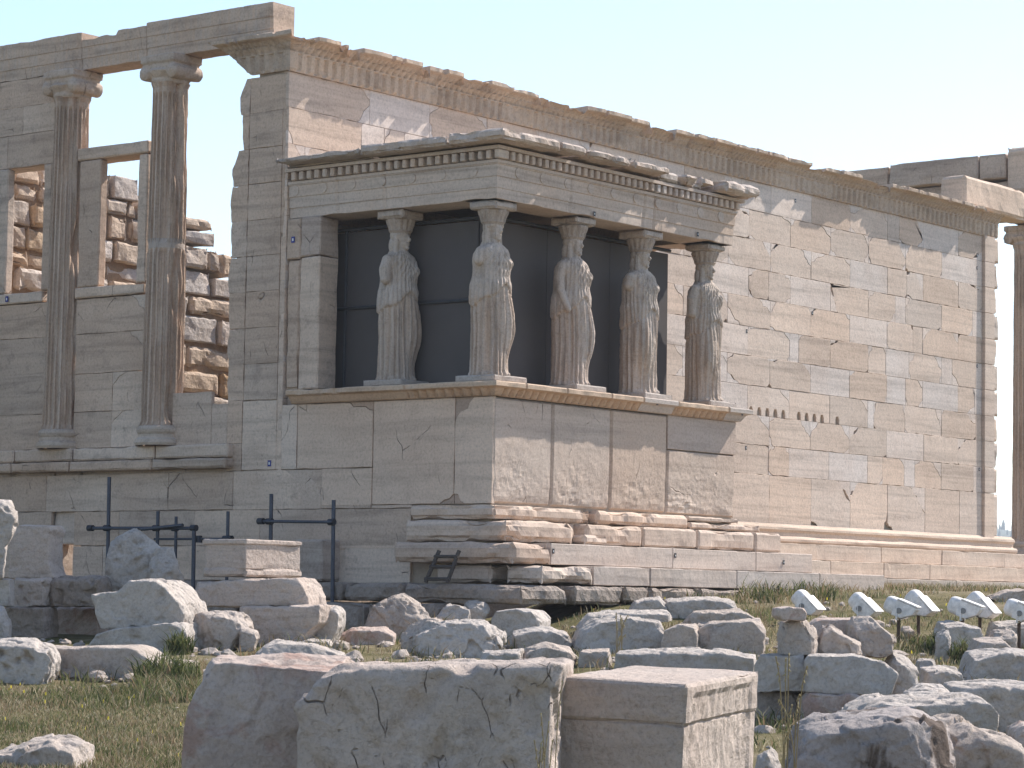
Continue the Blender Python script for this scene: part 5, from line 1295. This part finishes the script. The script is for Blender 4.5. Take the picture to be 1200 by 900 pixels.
# dressed end: bands of tool marks on the side face
for v in o.data.vertices:
    if v.co.x > L - .03 and v.co.z < Hh - .05 and .10 < v.co.y < D_ - .12:
        p = v.co; v.co.x += -.014 + .009 * noise.noise(Vector((p.y * 16, p.z * 7, 3))) + .007 * noise.noise(Vector((p.y * 40, p.z * 14, 7)))
fa = math.atan2(FWD[1], FWD[0]) - R_(19)              # direction of the receding side
dirv = Vector((math.cos(fa), math.sin(fa), 0)); lat = Vector((-dirv.y, dirv.x, 0))   # lat points to the left of the receding side
rz = fa - math.pi / 2
P0 = Vector((-18.594, -15.989, -1.654))
o.rotation_euler = (R_(1.2), R_(2.0), rz)
Mx = o.rotation_euler.to_matrix()
o.location = P0 - Mx @ Vector((L, 0, Hh))
tag(o, 'straight edged foreground block with a smooth front and a roughly tooled sunlit end', 'stone block')

# small loose rubble lying about (nobody could count it)
def rubble():
    rs = random.Random(41); mb = MB()
    for q in range(1500):
        d = rs.uniform(19, 38.5); s = rs.uniform(-.19, .19)
        if rs.random() < .45: d = rs.uniform(28, 36)
        l = s * d; x = CAM[0] + FWD[0] * d + RGT[0] * l; y = CAM[1] + FWD[1] * d + RGT[1] * l
        if s < -.115 and d < 27 and rs.random() < .9: continue
        if x > -.9 and y > -1.2: continue
        if noise.noise(Vector((x * .8, y * .8, 3))) < -.05: continue
        r = rs.uniform(.015, .05) if rs.random() < .8 else rs.uniform(.05, .13)
        c = Vector((x, y, ground(x, y) + r * .2)); bm = bmesh.new(); bmesh.ops.create_icosphere(bm, subdivisions=1 if r < .05 else 2, radius=r)
        sc = (rs.uniform(.8, 1.5), rs.uniform(.7, 1.2), rs.uniform(.45, .8)); sd = rs.random() * 90
        for v in bm.verts:
            k = 1 + .45 * noise.noise(v.co / r * 1.3 + Vector((sd, 0, 0)))
            v.co = Vector((v.co.x * sc[0], v.co.y * sc[1], v.co.z * sc[2])) * k + c
        bm.verts.index_update()
        mb.add([v.co[:] for v in bm.verts], [[v.index for v in f.verts] for f in bm.faces]); bm.free()
    tag(mb.build('rubble', M['lime']), 'loose stone chips strewn between the fallen blocks', 'rubble', None, 'stuff')
rubble()

# ------------------------------------------------------------------ floodlights
def floodlight(name, label, loc, yaw, pitch, group, post_to, flip=1):
    root = empty(name, (loc[0], loc[1], post_to)); tag(root, label, 'floodlight', group)
    base = Vector((loc[0], loc[1], post_to))
    rgt = Vector((RGT[0], RGT[1], 0)); fw = Vector((FWD[0], FWD[1], 0))
    ax = (rgt * math.cos(R_(yaw)) + fw * math.sin(R_(yaw))); wd = Vector((0, 0, 1)).cross(ax)
    L_ = ax * math.cos(R_(pitch)) - Vector((0, 0, 1)) * math.sin(R_(pitch)); U_ = wd.cross(L_) * -1
    if U_.z < 0: U_ = -U_
    C0 = Vector(loc) - base
    def pt(a, b, c): return C0 + L_ * a + U_ * b + wd * c
    def prism(prof, w, bev=.012):
        bm = bmesh.new(); a = [bm.verts.new(pt(x, y, -w)) for x, y in prof]; f = bm.faces.new(a)
        e = bmesh.ops.extrude_face_region(bm, geom=[f]); bmesh.ops.translate(bm, vec=wd * 2 * w, verts=[v for v in e['geom'] if isinstance(v, bmesh.types.BMVert)])
        bmesh.ops.recalc_face_normals(bm, faces=bm.faces)
        bmesh.ops.bevel(bm, geom=list(bm.edges), offset=bev, segments=2, affect='EDGES', profile=.6)
        bm.verts.index_update(); mb = MB(); mb.add([v.co[:] for v in bm.verts], [[v.index for v in f.verts] for f in bm.faces]); bm.free(); return mb
    # hood with a flat pale lid, a rounded ballast housing behind it, a round pivot on each side
    prism([(-.055, .085), (.20, .085), (.215, .065), (.195, -.02), (.07, -.115), (-.055, -.115)], .125, .014).build('housing', M['lamp'], root)
    prism([(-.05, .088), (.215, .088), (.222, .096), (.215, .106), (-.05, .106)], .13, .004).build('lid', M['lamp'], root)
    mb = MB(); U, V = 24, 14; vs = []
    for j in range(V + 1):
        p_ = math.pi * j / V
        for i in range(U):
            t = 2 * math.pi * i / U; sg = lambda q: math.copysign(abs(q) ** .62, q)
            vs.append(pt(-.075 - .125 * sg(math.cos(p_)), -.008 + .112 * sg(math.sin(p_) * math.cos(t)), .122 * sg(math.sin(p_) * math.sin(t))))
    mb.add(vs, [(j * U + i, j * U + (i + 1) % U, (j + 1) * U + (i + 1) % U, (j + 1) * U + i) for j in range(V) for i in range(U)])
    mb.build('ballast_housing', M['lamp'], root, True)
    for s_ in (-1, 1):
        mb = MB(); mb.tube(pt(.02, -.03, s_ * .125), pt(.02, -.03, s_ * .14), .036, 18); mb.build('pivot', M['pivot'], root)
    prism([(.178, -.03), (.072, -.112), (.078, -.122), (.19, -.033)], .105, .002).build('lens', M['glass'], root)
    mb = MB(); zb = pt(-.02, -.01, 0)
    for s_ in (-1, 1):
        mb.tube(pt(-.02, -.01, s_ * .13), Vector((zb.x, zb.y, zb.z - .14)) + wd * s_ * .13, .012, 8)
    mb.tube(Vector((zb.x, zb.y, zb.z - .14)) - wd * .135, Vector((zb.x, zb.y, zb.z - .14)) + wd * .135, .014, 8)
    mb.build('yoke', M['lamp'], root)
    mb = MB(); mb.tube((zb.x, zb.y, zb.z - .14), (zb.x + .01, zb.y, -.1), .022, 10); mb.build('post', M['rust'], root)
G = 'white floodlights aimed at the porch'
for i, (p, yaw, pit, lab) in enumerate([((1.579, -4.039, -1.29), -32, 44, 'white floodlight standing alone behind the flat capstone of the rubble stack'),
      ((1.784, -4.784, -1.31), -32, 42, 'white floodlight standing alone behind the round grey boulder of the stack'),
      ((.678, -5.969, -1.325), -20, 22, 'lower left floodlight of the first pair, tilted flat, on a rusty post'),
      ((1.442, -5.812, -1.275), -32, 46, 'upper right floodlight of the first pair, tilted steeply, on a rusty post'),
      ((.991, -6.691, -1.315), -20, 20, 'lower left floodlight of the second pair, near the right edge, on a leaning post'),
      ((1.656, -6.569, -1.285), -32, 47, 'upper right floodlight of the second pair, tilted steeply, near the right edge'),
      ((1.25, -7.33, -1.335), -22, 22, 'white floodlight cut by the right edge of the picture')]):
    floodlight('floodlight', lab, p, yaw, pit, G, ground(p[0], p[1]))

# ------------------------------------------------------------------ scaffold pipes against the shaded wall
def scaffold(label, loc, pipes, couplers):
    root = empty('pipe_frame', loc); tag(root, label, 'pipe frame', 'steel pipe frames along the shaded wall')
    L0 = Vector(loc)
    for p, q, r in pipes:
        mb = MB(); mb.tube(Vector(p) - L0, Vector(q) - L0, r, 12); mb.build('pipe', M['pipe'], root, False)
    for p, a in couplers:
        mb = MB(); P = Vector(p) - L0; d = Vector(a) * .05; mb.tube(P - d, P + d, .047, 12); mb.build('coupler', M['coupler'], root)
x = -.75
scaffold('tall grey pipe with branching rails, left pipe frame on the shaded wall', (x, 5.6, -1.7),
    [((x, 6.74, .43), (x, 6.72, -1.7), 0.0286), ((x - .06, 7.06, -.335), (x - .06, 4.86, -.345), 0.0252), ((x, 5.69, -.09), (x, 5.67, -1.7), 0.0269), ((x + .0, 5.31, -.17), (x, 5.29, -1.7), 0.0235),
     ((x - .12, 5.9, -.36), (x - .12, 5.05, -.30), 0.0252), ((x - .06, 4.88, -.30), (x - .06, 4.86, -1.7), 0.0302), ((x, 5.75, -.50), (x, 4.20, -.495), 0.0185), ((x + .04, 4.30, -.10), (x + .04, 4.29, -1.7), 0.0252)],
    [((x - .03, 6.73, -.335), (0, 1, 0)), ((x - .03, 5.69, -.34), (0, 1, 0)), ((x - .03, 5.3, -.34), (0, 1, 0)), ((x - .06, 4.88, -.34), (0, 1, 0)), ((x, 4.83, -.5), (0, 0, 1)), ((x + .02, 4.30, -.495), (0, 1, 0)), ((x - .06, 7.05, -.335), (0, 1, 0)), ((x, 4.22, -.495), (0, 1, 0))])
scaffold('two grey upright pipes joined by one rail, right pipe frame on the shaded wall', (x, 2.8, -1.7),
    [((x, 3.417, .14), (x, 3.40, -1.7), 0.0286), ((x, 2.228, .04), (x, 2.21, -1.7), 0.0286), ((x - .06, 3.56, -.25), (x - .06, 2.19, -.268), 0.0218)],
    [((x - .03, 3.41, -.252), (0, 1, 0)), ((x - .03, 2.23, -.267), (0, 1, 0)), ((x - .06, 3.55, -.25), (0, 1, 0))])

# ------------------------------------------------------------------ small wooden ladder leaning in the gap under the porch
lad = empty('ladder', (-.37, .2, -1.09)); tag(lad, 'short dark wooden ladder leaning against the base of the porch', 'ladder')
L0 = Vector(lad.location); a0, a1 = Vector((-.80, .45, -1.09)), Vector((-.68, .50, -.69)); b0, b1 = Vector((-.60, .02, -1.09)), Vector((-.54, .22, -.69))
a0 = Vector((-.79, .50, -1.09)); b0 = Vector((-.79, .12, -1.09)); a1 = Vector((-.66, .39, -.68)); b1 = Vector((-.66, .04, -.68))
for p, q in ((a0, a1), (b0, b1)):
    mb = MB(); mb.tube(p - L0, q + (q - p) * .06 - L0, .028, 8); mb.build('rail', M['wood'], lad)
for t in (.12, .52, .86):
    mb = MB(); mb.tube(a0.lerp(a1, t) + Vector((-.01, .03, 0)) - L0, b0.lerp(b1, t) + Vector((-.01, -.03, 0)) - L0, .024, 8); mb.build('rung', M['wood'], lad)

# ------------------------------------------------------------------ grass, weeds
GREENS = [(.10, .115, .04), (.13, .145, .055), (.055, .07, .028), (.17, .17, .075)]; STRAW = [(.33, .26, .155), (.24, .165, .10), (.46, .39, .26), (.30, .22, .13)]
def blades(name, label, cat, spots, kind, seed, m='grass'):
    rs = random.Random(seed); mb = MB()
    for (x, y, z, h, w, dry) in spots:
        a = rs.random() * 6.283; lean = rs.uniform(.1, 1.3) * h; b = rs.random() * 6.283
        c = (.62, .50, .06) if dry > 1 else rs.choice(STRAW) if rs.random() < dry else rs.choice(GREENS)
        c = jit(c, .25, rs); dx, dy = math.cos(a) * w, math.sin(a) * w; lx, ly = math.cos(b) * lean, math.sin(b) * lean
        mb.add([(x - dx, y - dy, z - .02), (x + dx, y + dy, z - .02), (x + dx * .7 + lx * .35, y + dy * .7 + ly * .35, z + h * .6), (x - dx * .7 + lx * .35, y - dy * .7 + ly * .35, z + h * .6), (x + lx, y + ly, z + h)],
               [(0, 1, 2, 3), (3, 2, 4)], c)
    return tag(mb.build(name, M[m]), label, cat, None, kind)
def at_ds(d, s):
    l = s * d; return CAM[0] + FWD[0] * d + RGT[0] * l, CAM[1] + FWD[1] * d + RGT[1] * l
rg = random.Random(77); sp = []
def scatter(n, d0, d1, s0, s1, h0, h1, w, dryf, thr=-1, f=.9, off=0):
    for _ in range(n):
        d = rg.uniform(d0, d1); s = rg.uniform(s0, s1); x, y = at_ds(d, s)
        if x > -.75 and y > -1.1 and x < 5.4: continue
        if x > 5.3 and y > 2.66: continue
        nz = noise.noise(Vector((x * f, y * f, off)))+ .4 * noise.noise(Vector((x * f * 3, y * f * 3, off)))
        if nz < thr: continue
        k = min(1.4, .7 + max(0, nz)); sp.append((x, y, ground(x, y), rg.uniform(h0, h1) * k, w * rg.uniform(.6, 1.4), max(0, min(1, dryf(x, y)))))
def dry_a(x, y): return .56 + .7 * noise.noise(Vector((x * .55, y * .55, 6)))
def dry_b(x, y): return .62 + .7 * noise.noise(Vector((x * .5, y * .5, 2)))
scatter(42000, 16.5, 27.0, -.215, -.105, .02, .075, .0035, dry_a)                     # lawn at the lower left
scatter(1500, 24, 28.5, -.20, -.115, .05, .16, .006, lambda x, y: .35, .05, 1.2, 4)    # taller at its upper edge
scatter(2200, 24.5, 29, -.135, -.112, .08, .24, .006, lambda x, y: .35)
scatter(30000, 30, 49, .02, .21, .03, .13, .006, dry_b, -.02, .7, 1)                # bank on the right
scatter(7000, 38.5, 43.5, .02, .12, .08, .30, .009, lambda x, y: .22, .0, 1.0, 9)       # greener at the foot of the steps
scatter(9000, 26.5, 37.5, -.14, .10, .05, .18, .007, lambda x, y: .55 + .6 * noise.noise(Vector((x * .6, y * .6, 8))), .12, .9, 5)   # between the blocks
scatter(5000, 20, 31, .09, .21, .05, .17, .007, lambda x, y: .5, .05, .9, 7)
for _ in range(36):
    d = rg.uniform(17, 27.5); s = rg.uniform(-.2, -.11); x, y = at_ds(d, s); sp.append((x, y, ground(x, y) + .045, .010, .009, 9))
for _ in range(50):
    d = rg.uniform(30, 44); s = rg.uniform(.03, .2); x, y = at_ds(d, s)
    if y < 2.6: sp.append((x, y, ground(x, y) + .07, .018, .010, 9))
blades('grass', 'short green and straw coloured grass round the fallen stones', 'grass', sp, 'stuff', 5)
def bush(label, d, s, r, h, n, dry, seed, z=None):
    q = random.Random(seed); x, y = at_ds(d, s); spots = []
    for _ in range(n):
        a = q.random() * 6.283; rr = r * math.sqrt(q.random()); X, Y = x + rr * math.cos(a), y + rr * math.sin(a)
        zz = (ground(X, Y) if z is None else z) + q.random() * h * .45; spots.append((X, Y, zz, h * q.uniform(.35, 1) * (1 - .5 * rr / r), .010, dry))
    blades('weed_clump', label, 'weeds', spots, None, seed)
bush('bright green weed clump at the foot of the porch steps, left of the grass bank', 39.2, .043, .42, .34, 700, .05, 31)
bush('green weed clump growing from the step ledge right of the rough lit block', 38.2, .0352, .13, .38, 160, .05, 32, -1.1)
bush('dark green weed clump beside the long smooth sloping block', 27.6, -.125, .35, .36, 420, .1, 33)
bush('green tuft between the angular boulder and the wedge ended block', 31.0, -.121, .16, .28, 200, .1, 34)
bush('bushy green weed in front of the low slab behind the lamps', 31.2, .168, .22, .30, 300, .12, 35)
bush('green tuft growing on the right shoulder of the rubble stack', 25.0, .1385, .14, .30, 200, .3, 36)
bush('dry yellowish tuft by the hollowed boulder under the ladder', 34.6, -.028, .35, .35, 260, .75, 37)
bush('green weed clump under the first lamp pair', 33.0, .155, .25, .22, 260, .15, 38)

def dry_stalks(label, base, n, hh, spread, seed, r=.0022):
    q = random.Random(seed); root = empty('dry_weed', base); tag(root, label, 'dry weed')
    st = MB(); hd = MB()
    for i in range(n):
        a = q.random() * 6.283; p = Vector((q.uniform(-1, 1) * spread * .3, q.uniform(-1, 1) * spread * .3, 0)); h = hh * q.uniform(.45, 1); d = Vector((math.cos(a), math.sin(a), 0)) * spread * q.uniform(.1, .9)
        pts = [p, p + d * .25 + Vector((0, 0, h * .5)), p + d * .6 + Vector((0, 0, h * .85)), p + d + Vector((0, 0, h))]
        for u, v in zip(pts, pts[1:]): st.tube(u, v, r, 5, (.34, .27, .15))
        for k in range(5):
            t = pts[2].lerp(pts[3], k / 4); o = Vector((q.uniform(-1, 1), q.uniform(-1, 1), q.uniform(-.6, .3))) * .012 * (r / .0022)
            hd.tube(t, t + o + Vector((0, 0, -.012 * (r / .0022))), .0042 * (r / .0022), 6, (.46, .38, .22), .0012)
    st.add(hd.v, hd.f, (.46, .38, .22)); st.build('stem', M['grass'], root)
g_ = ground(-19.62, -15.97)
dry_stalks('dry seeding weed in front of the cracked middle foreground block', (-19.72, -16.05, g_), 12, 1.16, .13, 3)
dry_stalks('thin dry wild oats before the dark foot of the rubble stack', (-12.9, -12.95, ground(-12.9, -12.95)), 9, 1.0, .22, 6, .004)
dry_stalks('thin dry grass stalks by the left end of the long kerb stone', (*at_ds(30.3, .041), ground(*at_ds(30.3, .041))), 8, .55, .2, 9, .004)
